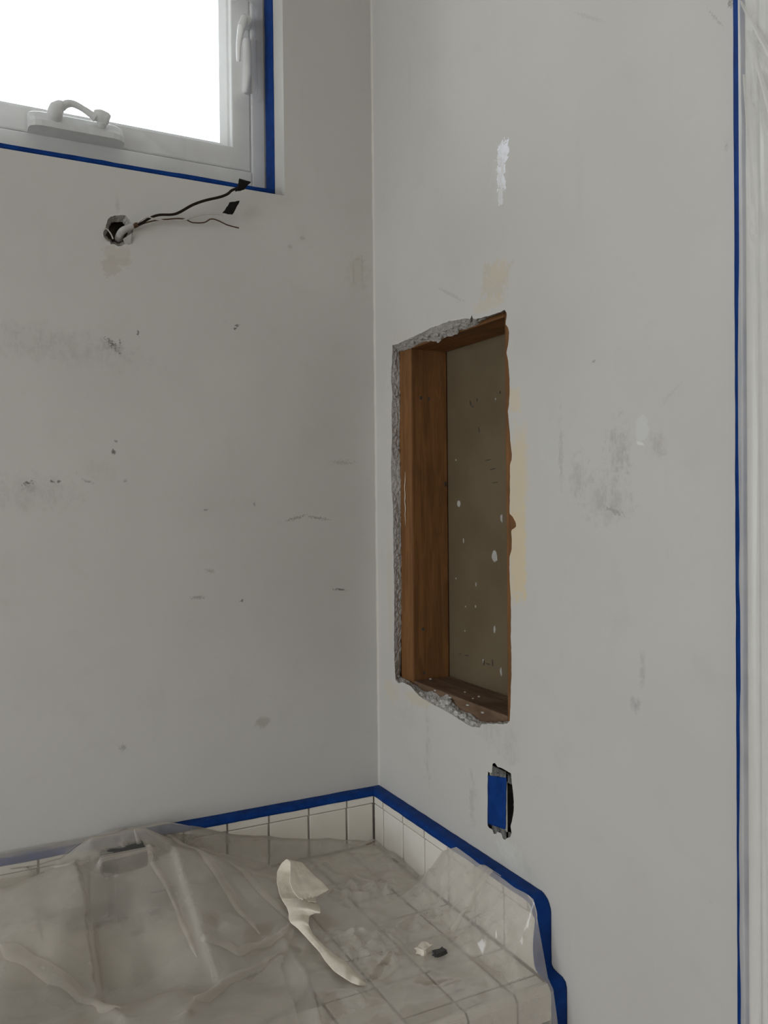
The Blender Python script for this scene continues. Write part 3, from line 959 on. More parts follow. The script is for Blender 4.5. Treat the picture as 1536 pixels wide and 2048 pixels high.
# ------------------------------------------------------------------ window with crank and lock
def window():
    w = empty('window_1', ((WIN['x0'] + WIN['x1']) / 2, .12, WIN['z0']))
    tag(w, 'white casement window set high in the wall behind plastic film', 'window', kind='structure')
    V = M['vinyl']
    x0, x1, z0, z1 = WIN['x0'] + .004, WIN['x1'] - .001, WIN['z0'] + .0, WIN['z1'] - .004
    # outer frame
    fw = .030
    yf0, yf1 = .112, .158
    box('frame_stile', x1 - fw, x1, yf0, yf1, z0, z1, V, w, .003)
    box('frame_stile', x0, x0 + fw, yf0, yf1, z0, z1, V, w, .003)
    box('frame_rail', x0 + fw, x1 - fw, yf0, yf1, z0, z0 + .082, V, w, .003)
    box('frame_rail', x0 + fw, x1 - fw, yf0, yf1, z1 - fw, z1, V, w, .003)
    # sash: flat face and a step down to the glass
    sx0, sx1, sz0, sz1 = x0 + fw + .003, x1 - fw - .003, z0 + .085, z1 - fw - .003
    gx1, gz0 = -.2785, 2.3795
    gx0, gz1 = sx0 + (sx1 - gx1), sz1 - (gz0 - sz0)
    s = empty('sash', ((sx0 + sx1) / 2, .115, sz0)); s.parent = w
    bpy.context.view_layer.update(); s.matrix_parent_inverse = w.matrix_world.inverted()
    # one mitred sash body with the glazing bead
    def ring(prof, name, mat):
        vs, fs = [], []
        for ins, y in prof:
            vs += [(sx0 + ins, y, sz0 + ins * (gz0 - sz0) / (sx1 - gx1)), (sx1 - ins, y, sz0 + ins * (gz0 - sz0) / (sx1 - gx1)),
                   (sx1 - ins, y, sz1 - ins), (sx0 + ins, y, sz1 - ins)]
        m = len(prof)
        for j in range(m - 1):
            fs += [(j * 4 + i, j * 4 + (i + 1) % 4, (j + 1) * 4 + (i + 1) % 4, (j + 1) * 4 + i) for i in range(4)]
        return link(name, mesh(name, vs, fs), mat, s)
    g = sx1 - gx1
    ring([(0, .158), (0, .117), (.002, .115), (g - .002, .115), (g, .117), (g, .134)], 'sash_rail', V)
    ring([(g, .134), (g + .004, .134), (g + .016, .150), (g + .016, .158)], 'glazing_bead', V)
    box('pane', sx0 + g + .010, sx1 - g - .010, .150, .154, sz0 + g - .02, sz1 - g - .010, M['glass'], s)
    # crank operator on the bottom rail: cover with sloping front, spindle, folding handle
    H = M['handle']
    cr = empty('crank', (-.596, .10, 2.33)); cr.parent = w
    bpy.context.view_layer.update(); cr.matrix_parent_inverse = w.matrix_world.inverted()
    prof = [(.111, 2.372), (.104, 2.372), (.092, 2.366), (.071, 2.348), (.066, 2.341), (.066, 2.330), (.111, 2.330)]
    xs = [-.683, -.680, -.672, -.660, -.53, -.518, -.510, -.507]
    sc = [.55, .78, .93, 1.0, 1.0, .93, .78, .55]
    vs, fs = [], []
    for xx, k in zip(xs, sc):
        for (yy, zz) in prof:
            vs.append((xx, .111 + (yy - .111) * k, 2.330 + (zz - 2.330) * (.6 + .4 * k)))
    n = len(prof)
    for i in range(len(xs) - 1):
        fs += [(i * n + j, i * n + (j + 1) % n, (i + 1) * n + (j + 1) % n, (i + 1) * n + j) for j in range(n)]
    fs += [tuple(range(n)), tuple((len(xs) - 1) * n + j for j in range(n - 1, -1, -1))]
    link('operator_cover', mesh('operator_cover', vs, fs), H, cr)
    a = onY(113, 222, .066); b = onY(136, 212, .064)
    yy = .066
    q = lambda px, py, y=yy: tuple(onY(px, py, y))
    tube('crank_hub', [q(112, 236, .075), q(110, 226), q(113, 214)], [.012, .0145, .012], H, cr, 14)
    tube('crank_knuckle', [q(108, 219), q(120, 214), q(126, 214)], [.0125, .0125, .0105], H, cr, 14)
    tube('crank_arm', [q(124, 215), q(133, 208), q(147, 208), q(165, 217), q(181, 228), q(192, 236)], [.0085, .0085, .0072, .0066, .0075, .0095], H, cr, 12, flat=(1, .85))
    tube('crank_knob', [q(188, 230), q(200, 232), q(213, 238), q(219, 241)], [.009, .0125, .0125, .009], H, cr, 14)
    tube('knob_post', [q(204, 242, .066), q(203, 252, .074)], [.009, .009], H, cr, 12)
    # lock lever on the right stile
    lk = empty('lock', (-.25, .10, 2.58)); lk.parent = w
    bpy.context.view_layer.update(); lk.matrix_parent_inverse = w.matrix_world.inverted()
    p = lambda px, py, y: tuple(onY(px, py, y))
    tube('lock_plate', [p(493, 80, .112), p(494, 110, .110), p(493, 150, .108), p(490, 186, .110)], [.011, .013, .013, .009], M['vinyl'], lk, 12, flat=(1, .7))
    tube('lock_lever', [p(490, 34, .092), p(484, 52, .082), p(480, 70, .078), p(477, 95, .078), p(477, 122, .082)], [.009, .0095, .007, .0055, .0045], M['vinyl'], lk, 12, flat=(1, .8))
    tube('lever_boss', [p(492, 40, .086), p(493, 48, .112)], [.011, .012], M['vinyl'], lk, 12)
    return w


window()
M['win_film'] = film_mat('thin_window_film', .88, .60, tint=(.88, .87, .86), rough=.4, trans=.4, cloud=0, ripple=0, shine=.35)


def window_film():
    nx, nz = 190, 110
    xs = np.linspace(WIN['x0'] + .01, WIN['x1'] - .0015, nx); zs = np.linspace(WIN['z0'] + .002, WIN['z1'] - .005, nz)
    X, Z = np.meshgrid(xs, zs, indexing='ij')
    Y = np.full_like(X, .1085)
    def seg(ax, az, bx, bz):
        dx, dz = bx - ax, bz - az
        t = np.clip(((X - ax) * dx + (Z - az) * dz) / (dx * dx + dz * dz), 0, 1)
        return np.hypot(X - ax - t * dx, Z - az - t * dz)
    # tented over the crank and the lock lever
    d = seg(-.675, 2.352, -.512, 2.348)
    Y = np.minimum(Y, np.maximum(.046 + .62 * np.maximum(d - .035, 0), .046))
    d = seg(-.256, 2.665, -.252, 2.50)
    Y = np.minimum(Y, .070 + 2.2 * np.maximum(d - .012, 0))
    for (a, b, c2, d2, am, w) in [(-.70, 2.37, -1.1, 2.42, .006, .008), (-.69, 2.35, -1.0, 2.30, .005, .008), (-.52, 2.345, -.30, 2.30, .003, .01), (-.5, 2.34, -.24, 2.27, .003, .007)]:
        Y -= am * np.exp(-seg(a, b, c2, d2) / w)
    edge = np.clip(np.minimum(WIN['x1'] - X, Z - WIN['z0']) / .02, 0, 1)
    Y = .109 - (.109 - Y) * edge
    Y += .0012 * np.sin(X * 70 + Z * 40) * edge * .5
    Y = np.minimum(Y, .1092)
    V = np.stack([X, Y, Z], -1)
    o = link('window_film', grid_mesh('window_film', V), M['win_film'], smooth=True)
    tag(o, 'clear plastic film taped over the window and its crank', 'plastic film')


window_film()

# ------------------------------------------------------------------ masking tape on the window
def tape_strip(name, rows, label, group='blue masking tape', parent=None):
    """rows: list of cross-sections, each a list of 3-D points"""
    V = np.array(rows, float)
    o = link(name, grid_mesh(name, V), M['tape'], parent, smooth=True)
    md = o.modifiers.new('thickness', 'SOLIDIFY'); md.thickness = .0003; md.offset = 0
    return tag(o, label, 'masking tape', group)


rows = []
for i in range(60):
    z = WIN['z0'] + .0015 + (WIN['z1'] - .006 - WIN['z0']) * i / 59
    wob = .0008 * n1(z * 14, 4)
    xr = WIN['x1'] - .0008
    rows.append([(xr - .0006 * abs(n1(z * 20, k)), .056 + wob + k * (.109 - .056) / 6, z) for k in range(7)])
tape_strip('masking_tape', rows, 'wide vertical strip of blue tape on the window reveal')
rows = []
for i in range(120):
    x = WIN['x0'] + .006 + (-.2255 - WIN['x0'] - .006) * i / 119
    h = .0085 + .0012 * n1(x * 9, 3) + .0007 * n1(x * 40, 6)
    z = WIN['z0'] + .0006
    rows.append([(x, .045, z), (x, .012, z), (x, .004, z + .0004), (x, .0015, z + h * .35), (x, .0008 + .0008 * n1(x * 15, 8), z + h)])
tape_strip('masking_tape', rows, 'thin line of blue tape along the window sill')

# ------------------------------------------------------------------ wires from the hole
def wires():
    base = onY(250, 465, 0.0)
    c = empty('electrical_cable', (base[0], base[1], base[2]))
    tag(c, 'grey electrical cable with three loose wires poking out of the wall hole', 'cable')
    p = lambda px, py, y: tuple(onY(px, py, y))
    tube('cable_sheath', [p(238, 486, .03), p(238, 474, .006), p(245, 462, -.006), p(258, 455, -.012), p(270, 450, -.016)], [.0068, .0072, .0072, .006, .0055], M['sheath'], c, 12, flat=(1, .75))
    tube('sheath_collar', [p(267, 452, -.0155), p(276, 449, -.0175)], [.0052, .0042], M['copper'], c, 12)
    tube('black_wire', [p(273, 451, -.016), p(285, 445, -.017), p(300, 436, -.019), p(318, 430, -.022), p(345, 429, -.025), p(360, 424, -.027), p(385, 410, -.03), p(410, 401, -.033),
                        p(440, 394, -.036), p(455, 388, -.038), p(465, 380, -.040), p(482, 375, -.042)], [.0024] * 5 + [.0026] * 7, M['black_wire'], c, 8)
    tube('white_wire', [p(272, 449, -.0165), p(282, 440, -.018), p(294, 434, -.02), p(310, 438, -.02), p(330, 441, -.02), p(352, 442, -.02), p(372, 439, -.021), p(395, 431, -.024),
                        p(420, 428, -.028), p(446, 429, -.03)], .0016, M['white_wire'], c, 8)
    tube('bare_wire', [p(274, 453, -.015), p(290, 446, -.015), p(310, 441, -.017), p(330, 439, -.021), p(355, 437, -.022), p(372, 439, -.019), p(385, 445, -.018), p(408, 445, -.02),
                       p(422, 438, -.023), p(436, 441, -.025), p(455, 450, -.028), p(478, 456, -.031)], .0013, M['copper'], c, 8)
    def flag(name, quad, th, seed):
        """folded flap of black tape: a small curled sheet with thickness"""
        q = [np.array(p(*a)) for a in quad]
        n = 9
        V = np.zeros((n, n, 3))
        for i in range(n):
            for j in range(n):
                s, t = i / (n - 1), j / (n - 1)
                b = (1 - s) * (1 - t) * q[0] + s * (1 - t) * q[1] + s * t * q[2] + (1 - s) * t * q[3]
                b = b + np.array([0, -1, 0]) * (.006 * math.sin(math.pi * s) * (1 - .4 * t)) + .0012 * np.array([n1(s * 3, t * 3, seed), 0, n1(s * 3, t * 3, seed + 5)])
                V[i, j] = b
        o = link(name, grid_mesh(name, V), M['black'], c, True)
        md = o.modifiers.new('thickness', 'SOLIDIFY'); md.thickness = th
    flag('tape_flag', [(470, 382, -.042), (478, 359, -.043), (501, 366, -.045), (487, 378, -.043)], .0025, 2.0)
    flag('tape_flag', [(445, 425, -.03), (459, 407, -.032), (479, 403, -.034), (464, 429, -.031)], .0025, 6.0)
    # tongue of split sheath and a bent grey flap beside the cable
    flag2 = [np.array(p(*a)) for a in ((246, 478, -.004), (264, 466, -.008), (262, 487, -.002), (250, 490, .001))]
    V = np.array([[flag2[0], flag2[1]], [flag2[3], flag2[2]]])
    o = link('sheath_flap', grid_mesh('sheath_flap', V), M['sheath'], c)
    o.modifiers.new('thickness', 'SOLIDIFY').thickness = .0015
    tube('clear_loop', [p(216, 482, -.001), p(207, 474, -.006), p(206, 463, -.008), p(213, 458, -.004), p(222, 468, -.004), p(226, 478, -.001)], .0014, M['white_wire'], c, 8)


wires()

# ------------------------------------------------------------------ outlet under tape
def outlet():
    cy, cz = -.4552, 1.098
    o = empty('outlet', (.0, cy, cz - .055))
    tag(o, 'metal outlet box in a rough cut-out, its socket covered with blue tape', 'outlet')
    y0, y1, z0, z1 = -.494, -.4165, 1.050, 1.158
    # open steel box set back in the wall
    t = .0018
    bm = bmesh.new()
    for (a, b, c, d, e, f) in ((.003, .055, y0 - t, y0, z0, z1), (.003, .055, y1, y1 + t, z0, z1), (.003, .055, y0, y1, z0 - t, z0), (.003, .055, y0, y1, z1, z1 + t), (.055, .057, y0, y1, z0, z1)):
        bm_box(bm, a, b, c, d, e, f)
    from_bm('steel_box', bm, M['dark_box'], o)
    box('socket_body', .004, .040, -.4705, -.4195, 1.0665, 1.1395, M['dark_box'], o, .002)
    # pale mounting yoke with screw ears
    box('yoke', .0015, .0032, -.4725, -.4215, 1.0605, 1.1465, simple('pale_yoke', (.40, .38, .33), .45), o, .0006)
    for zc, zz in ((1.1515, 1), (1.056, -1)):
        bm = bmesh.new()
        bm_box(bm, .0008, .0028, -.470, -.428, zc - .0065 - (.003 if zz < 0 else 0), zc + .0065 + (.004 if zz > 0 else 0), .0008)
        from_bm('screw_ear', bm, M['metal'], o)
        lathe('ear_screw', [(.0034, .0), (.0034, -.0014), (.002, -.0024)], (.001, -.449, zc), M['metal'], o, 12, 'x')
        bm = bmesh.new()
        bm_box(bm, .002, .005, -.490, -.474, zc - .007, zc + .006, .0008)
        from_bm('box_tab', bm, M['metal'], o)
    lathe('terminal_screw', [(.0038, .0), (.0038, -.002), (.002, -.003)], (.012, -.482, 1.1225), M['metal'], o, 12, 'x')
    lathe('terminal_screw', [(.0038, .0), (.0038, -.002), (.002, -.003)], (.012, -.482, 1.108), M['metal'], o, 12, 'x')
    rows = []
    for i in range(26):
        s = i / 25
        pl = onX(976.5 + .8 * n1(s * 6, 1), 1550 + s * 97, 0)
        pr = onX(1012.5 + 1.2 * n1(s * 5, 3) - 2.5 * s, 1556 + s * 103, 0)
        row = []
        for k in range(9):
            u = k / 8
            q = pl * (1 - u) + pr * u
            row.append((-.0012 + .0012 * n1(s * 4, u * 3, 8) + .002 * u ** 3, q[1], q[2]))
        rows.append(row)
    V = np.array(rows)
    tp = link('tape_cover', grid_mesh('tape_cover', V), M['tape'], o, True)
    tp['label'] = 'blue masking tape patch over the socket'
    tp.modifiers.new('thickness', 'SOLIDIFY').thickness = .0004


outlet()

# ------------------------------------------------------------------ tiled counter with backsplash
CZ = .885          # top of counter tiles
PR = .027          # how far the backsplash stands off the walls
TOPZ = .9996
P_T = .0862
GAP = .0042
FRONT = -.622
CX0 = -1.62
SINK = (-.575, -.315, .215, .165)   # centre, half-extents of the opening


def tile_mesh(name, a, b, th, bev=.0022):
    bm = bmesh.new()
    bm_box(bm, -a / 2, a / 2, -b / 2, b / 2, -th, 0, bev, 2)
    bmesh.ops.recalc_face_normals(bm, faces=bm.faces)
    me = bpy.data.meshes.new(name); bm.to_mesh(me); bm.free()
    me.materials.append(M['tile'])
    return me


_cache = {}


def get_tile(a, b):
    k = (round(a, 4), round(b, 4))
    if k not in _cache: _cache[k] = tile_mesh('tile', a, b, .006)
    return _cache[k]


def put_tile(parent, name, c, a, b, facing):
    o = bpy.data.objects.new(name, get_tile(a, b))
    col.objects.link(o)
    j = rng.uniform(-.0003, .0003)
    if facing == 'z': m = Matrix.Identity(4)
    elif facing == '-y': m = Matrix.Rotation(math.radians(90), 4, 'X')
    else: m = Matrix(((0, 0, -1, 0), (1, 0, 0, 0), (0, -1, 0, 0), (0, 0, 0, 1))) if False else Matrix.Rotation(math.radians(-90), 4, 'Y') @ Matrix.Rotation(math.radians(90), 4, 'Z')
    tilt = Matrix.Rotation(rng.uniform(-.004, .004), 4, 'X') @ Matrix.Rotation(rng.uniform(-.004, .004), 4, 'Y')
    o.matrix_world = Matrix.Translation(Vector(c)) @ m @ tilt @ Matrix.Translation((0, 0, j))
    o.parent = parent
    o.matrix_parent_inverse = parent.matrix_world.inverted()
    return o


def spans(first, end, pitch, start):
    """tile spans from start (towards minus) with the first joint at `first`"""
    out = []; a = start; b = first
    while a > end + .006:
        b2 = max(b, end)
        out.append((a, b2)); a = b2; b = b2 - pitch
    return out


xs_spans = spans(-.0905, CX0, P_T, -PR)
ys_spans = spans(-.0691, FRONT + .012, P_T, -PR)


def counter():
    c = empty('tiled_counter', (-.8, -.31, .0))
    tag(c, 'cream tiled countertop built into the corner under plastic', 'countertop')
    bpy.context.view_layer.update()
    # mortar bed with the sink opening
    sx, sy, hx, hy = SINK
    outer = [(CX0, FRONT + .008), (-.001, FRONT + .008), (-.001, -.001), (CX0, -.001)]
    hole = [(sx + hx * math.copysign(abs(math.cos(t)) ** .5, math.cos(t)), sy + hy * math.copysign(abs(math.sin(t)) ** .5, math.sin(t))) for t in [2 * math.pi * i / 48 for i in range(48)]]
    v, tris = panel_with_holes(outer, [hole])
    zt, zb = CZ - .0022, CZ - .05
    n = len(v)
    vs = [(a.x, a.y, zt) for a in v] + [(a.x, a.y, zb) for a in v]
    fs = [tuple(t) for t in tris] + [tuple(i + n for i in t[::-1]) for t in tris]
    for lp in (outer, hole):
        k = len(vs); m = len(lp)
        vs += [(a, b, zt) for a, b in lp] + [(a, b, zb) for a, b in lp]
        fs += [(k + i, k + (i + 1) % m, k + m + (i + 1) % m, k + m + i) for i in range(m)]
    link('grout_bed', mesh('grout_bed', vs, fs), M['grout'], c)
    for (x1, x0) in xs_spans:
        for (y1, y0) in ys_spans:
            cx, cy = (x0 + x1) / 2, (y0 + y1) / 2
            a, b = (x1 - x0) - GAP, (y1 - y0) - GAP
            if a < .008 or b < .008: continue
            if abs(cx - sx) < hx + .012 and abs(cy - sy) < hy + .012: continue
            if abs(cx - sx) < hx + .04 and abs(cy - sy) < hy + .04: 
                # cut tiles run under the sink rim
                pass
            put_tile(c, 'counter_tile', (cx, cy, CZ), a, b, 'z')
    # bullnose edge tiles along the front
    prof = [(FRONT + .012, CZ), (FRONT + .006, CZ + .0005), (FRONT + .001, CZ - .003), (FRONT - .003, CZ - .010), (FRONT - .003, CZ - .05), (FRONT + .006, CZ - .05)]
    edge_me = {}
    for (x1, x0) in xs_spans:
        a = x1 - x0 - GAP
        if a < .01: continue
        kk = round(a, 4)
        if kk not in edge_me:
            vs, fs = [], []
            for xx in (-a / 2, a / 2): vs += [(xx, y, z) for y, z in prof]
            m = len(prof)
            fs += [(i, (i + 1) % m, m + (i + 1) % m, m + i) for i in range(m)] + [tuple(range(m - 1, -1, -1)), tuple(range(m, 2 * m))]
            me = mesh('edge_tile', vs, fs); me.materials.append(M['tile'])
            edge_me[kk] = me
        o = bpy.data.objects.new('edge_tile', edge_me[kk]); col.objects.link(o)
        o.location = ((x0 + x1) / 2, 0, 0); o.parent = c; o.matrix_parent_inverse = c.matrix_world.inverted()
    b = empty('base_cabinet', (-.8, -.3, 0))
    tag(b, 'cream base cabinet standing below the tiled counter', 'cabinet')
    bpy.context.view_layer.update()
    bm = bmesh.new()
    bm_box(bm, CX0, -.003, FRONT + .05, FRONT + .068, .1, CZ - .0515)
    bm_box(bm, CX0, CX0 + .018, FRONT + .069, -.003, .1, CZ - .0515)
    bm_box(bm, CX0 + .019, -.003, FRONT + .069, -.003, .1, .118)
    bm_box(bm, CX0, -.003, FRONT + .10, FRONT + .118, .001, .0995)
    from_bm('carcass', bm, M['cabinet'], b)
    for i in range(4):
        xa = CX0 + .01 + i * .4025
        d = box('door', xa, xa + .39, FRONT + .031, FRONT + .049, .13, .80, M['cabinet'], b, .003)
        lathe('knob', [(.007, 0), (.006, -.012), (.014, -.018), (.014, -.024), (.006, -.027)], (xa + (.35 if i % 2 == 0 else .04), FRONT + .031, .70), M['metal'], d, 16, 'y')


counter()


def backsplash(which):
    nm = 'tile_backsplash'
    B = empty(nm, (-.4, -.02, CZ) if which == 'l' else (-.02, -.3, CZ))
    tag(B, 'low cream tile backsplash below the window wall' if which == 'l' else 'low white tile backsplash ending in a rounded corner below the niche', 'backsplash')
    bpy.context.view_layer.update()
    seam, zb = .9738, CZ + .0015
    # bed
    if which == 'l':
        box('grout_bed', CX0, -.0005, -PR + .0032, -.0005, CZ - .003, TOPZ - .006, M['grout'], B)
    else:
        ye = -.586
        r = .024
        pl = [(-PR - .002, CZ - .003), (-PR - .002, TOPZ - .006)] + [(ye + r - r * math.sin(t), TOPZ - .006 - r + r * math.cos(t)) for t in np.linspace(0, math.pi / 2, 10)] + [(ye, CZ - .003)]
        m = len(pl)
        vs = [(-.0005, a, b) for a, b in pl] + [(-PR + .0032, a, b) for a, b in pl]
        fs = [tuple(range(m)), tuple(range(2 * m - 1, m - 1, -1))] + [(i, (i + 1) % m, m + (i + 1) % m, m + i) for i in range(m)]
        link('grout_bed', mesh('bed', vs, fs), M['grout'], B)
    sp = xs_spans if which == 'l' else spans(-.0691, -.588, P_T, -PR)
    h = seam - zb
    for (a1, a0) in sp:
        L = a1 - a0 - GAP
        if L < .008: continue
        c = (a0 + a1) / 2
        if which == 'l': put_tile(B, 'tile', (c, -PR, zb + h / 2), L, h - .001, '-y')
        else:
            put_tile(B, 'tile', (-PR, c, zb + h / 2), L, h - .001, '-x')
    # quarter-round cap pieces
    z0 = seam + .0016
    prof = [(-PR + .004, z0), (-PR, z0), (-PR, .9868)] + [(-PR + .012 - .012 * math.cos(t), .9868 + .012 * math.sin(t)) for t in np.linspace(.25, math.pi / 2, 7)] + [(-.0008, .9988), (-.0008, z0)]
    m = len(prof)
    for (a1, a0) in sp:
        aa = max(a0, -.565) if which == 'r' else a0
        L = a1 - aa - GAP
        if L < .008: continue
        vs = []
        for e in (aa + GAP / 2, a1 - GAP / 2):
            vs += [((e, d, z) if which == 'l' else (d, e, z)) for d, z in prof]
        fs = [(i, (i + 1) % m, m + (i + 1) % m, m + i) for i in range(m)] + [tuple(range(m - 1, -1, -1)), tuple(range(m, 2 * m))]
        bm = bmesh.new(); me = mesh('cap', vs, fs); bm.from_mesh(me)
        from_bm('cap_tile', bm, M['tile'], B)
    if which == 'r':
        # rounded end piece facing the room
        ye, r = -.588, .024
        arc = [(-.566, .9985)] + [(ye + r - r * math.sin(t), .9985 - r + r * math.cos(t)) for t in np.linspace(0, math.pi / 2, 10)] + [(ye, CZ + .002)]
        inn = [(-.566, .985), (-.574, .98), (-.579, .972), (-.5795, CZ + .002)]
        pl = arc + inn[::-1]
        m = len(pl)
        vs = [(-.0008, a, b) for a, b in pl] + [(-PR + .0005, a, b) for a, b in pl]
        fs = [tuple(range(m)), tuple(range(2 * m - 1, m - 1, -1))] + [(i, (i + 1) % m, m + (i + 1) % m, m + i) for i in range(m)]
        bm = bmesh.new(); bm.from_mesh(mesh('end', vs, fs))
        from_bm('end_tile', bm, M['tile'], B)


backsplash('l')
backsplash('r')

# tape along the backsplash cap, round its end and down the counter edge: one continuous ribbon per wall
def cap_tape():
    off = .0010
    rows = []
    n = 150
    for i in range(n):
        x = -.0006 - (1.55 - .0006) * i / (n - 1)
        lip = .9895 + .0012 * n1(x * 12, 2) + .0006 * n1(x * 45, 9)
        if x < -.42: lip += .0006
        up = .0008 + .0009 * n1(x * 18, 5)
        xm = x
        rows.append([(xm, -.0006, TOPZ + .0004 + up), (xm, -.004, TOPZ + off - .0004), (xm, -.015, TOPZ + off - .0006), (xm, -.0215, TOPZ - .0006), (xm, -.0255, TOPZ - .004), (xm, -PR - .0008, lip)])
    tape_strip('masking_tape', rows, 'blue tape line on the backsplash below the window wall')
    # right ribbon follows the profile of the backsplash end
    ye, r = -.5895, .025
    path = [(-.0006, TOPZ)] + [(-.0006 - (.565 - .0006) * t, TOPZ) for t in np.linspace(.02, 1, 60)]
    path += [(ye + r - r * math.sin(t), TOPZ - r + r * math.cos(t)) for t in np.linspace(.1, math.pi / 2, 12)]
    path += [(ye, z) for z in np.linspace(.972, .899, 10)]
    path += [(ye - .001, .8945), (ye - .006, .8905), (-.605, .8885), (-.617, .8875), (-.6235, .884), (-.6262, .876)]
    path += [(-.6263, z) for z in np.linspace(.868, .55, 24)]
    P = np.array(path)
    rows = []
    for i, (y, z) in enumerate(P):
        t = P[min(i + 1, len(P) - 1)] - P[max(i - 1, 0)]; t /= np.linalg.norm(t)
        nrm = np.array([t[1], -t[0]])            # outward (up on the cap, towards the room on the end)
        if nrm @ np.array([-.4, 1.0]) < 0: nrm = -nrm
        at = lambda dx, dn: (dx, y + nrm[0] * dn, z + nrm[1] * dn)
        w = PR + .0006
        lipn = -.0095 + .0012 * n1(i * .3, 2)
        if 72 < i < 84: w += .004 * max(0, math.sin((i - 74) / 9 * math.pi)); lipn = -.004
        if i >= 84: lipn = -.002
        rows.append([at(-.0006, .0008 + .0006 * n1(i * .4, 7)), at(-.004, .0008), at(-w * .55, .0007), at(-w * .8, .0003), at(-w * .95, -.002), at(-w - .0008, min(-.003, lipn) if i < 84 else -.0015)])
    tape_strip('masking_tape', rows, 'blue tape stepping down the rounded backsplash end below the niche')


cap_tape()

# ------------------------------------------------------------------ sink and tap under the sheet
def sink():
    sx, sy, hx, hy = SINK
    n = 64
    def loop(k, z):
        return [(sx + (hx + k) * math.copysign(abs(math.cos(t)) ** .55, math.cos(t)), sy + (hy + k) * math.copysign(abs(math.sin(t)) ** .55, math.sin(t)), z) for t in [2 * math.pi * i / n for i in range(n)]]
    prof = [(.028, CZ + .0006), (.028, CZ + .006), (.022, CZ + .010), (.010, CZ + .011), (-.004, CZ + .008), (-.012, CZ - .004), (-.02, CZ - .04), (-.035, CZ - .10), (-.07, CZ - .13), (-.12, CZ - .14)]
    vs, fs = [], []
    for k, z in prof: vs += loop(k, z)
    for j in range(len(prof) - 1):
        fs += [(j * n + i, j * n + (i + 1) % n, (j + 1) * n + (i + 1) % n, (j + 1) * n + i) for i in range(n)]
    fs.append(tuple((len(prof) - 1) * n + i for i in range(n)))
    s = empty('sink', (sx, sy, CZ))
    tag(s, 'almond basin sunk into the counter, hazy under the plastic sheet', 'sink')
    bpy.context.view_layer.update()
    link('basin', mesh('basin', vs, fs), M['porcelain'], s, True)
    lathe('drain', [(.022, CZ - .1395), (.022, CZ - .137), (.017, CZ - .136), (.006, CZ - .138)], (sx, sy, 0), M['chrome'], s)
    f = empty('faucet', (-.56, -.085, CZ))
    tag(f, 'grey metal tap with a flat lever poking up under the plastic', 'faucet')
    bpy.context.view_layer.update()
    C = M['chrome']
    box('deck_plate', -.655, -.465, -.112, -.058, CZ + .0002, CZ + .012, C, f, .005, 3)
    lathe('body', [(.026, CZ + .0125), (.024, CZ + .04), (.023, CZ + .075), (.021, CZ + .09), (.012, CZ + .096)], (-.56, -.085, 0), C, f)
    tube('spout', [(-.56, -.105, CZ + .045), (-.56, -.15, CZ + .062), (-.56, -.20, CZ + .058), (-.56, -.232, CZ + .035)], [.015, .014, .012, .011], C, f, 14)
    # flat lever: a tapering slab that lifts towards the room's corner
    a = onY(236, 1698, -.128); 
    bm = bmesh.new()
    bm_box(bm, -.60, -.522, -.128, -.064, 0.981, 1.0085, .004, 2)
    for v in bm.verts:
        t = (v.co.x + .60) / .078
        v.co.z += .004 * t - .012 * ((-v.co.y - .064) / .064) * .6
    from_bm('lever', bm, simple('grey_lever_metal', (.06, .062, .06), .4, metal=.3), f)


sink()

# ------------------------------------------------------------------ plastic sheet over the counter
dust = []
for (px, py, w, h, a, colr, op) in [(740, 1692, .022, .008, .3, (.25, .17, .09), .9), (765, 1945, .05, .008, .5, (.28, .20, .12), .95), (745, 1962, .03, .006, .3, (.40, .34, .26), .6), (870, 1968, .035, .006, -.5, (.34, .24, .15), .9),
                                    (905, 1975, .02, .004, -.3, (.40, .31, .22), .6), (690, 1905, .05, .012, -.7, (.50, .43, .34), .5)]:
    p = onZ(px, py, .892)
    dust.append((p[0], p[1], w, h, a, colr, op))
M['sheet'] = film_mat('crumpled_polythene', .73, .20, tint=(.86, .79, .69), rough=.13, trans=.12, stains=dust, shine=1.0)
M['layer'] = film_mat('second_polythene', .80, .30, tint=(.86, .79, .69), rough=.2, trans=.35, shine=.5)
M['fold'] = film_mat('doubled_polythene', .74, .26, tint=(.86, .79, .69), rough=.2, trans=.35, shine=.6)


def tri(v): return 2 * np.abs(v / math.pi - np.floor(v / math.pi + .5))


def vnoise(X, Y, seed=0):
    """smooth value noise"""
    r = np.random.RandomState(seed); G = r.rand(64, 64)
    xi, yi = np.floor(X).astype(int), np.floor(Y).astype(int)
    fx, fy = X - xi, Y - yi
    fx, fy = fx * fx * (3 - 2 * fx), fy * fy * (3 - 2 * fy)
    g = lambda a, b: G[a % 64, b % 64]
    return (g(xi, yi) * (1 - fx) + g(xi + 1, yi) * fx) * (1 - fy) + (g(xi, yi + 1) * (1 - fx) + g(xi + 1, yi + 1) * fx) * fy - .5


def segd(X, Y, a, b):
    dx, dy = b[0] - a[0], b[1] - a[1]
    t = np.clip(((X - a[0]) * dx + (Y - a[1]) * dy) / (dx * dx + dy * dy), 0, 1)
    return np.hypot(X - a[0] - t * dx, Y - a[1] - t * dy), t


def g2(px, py, z=.895):
    p = onZ(px, py, z); return (p[0], p[1])


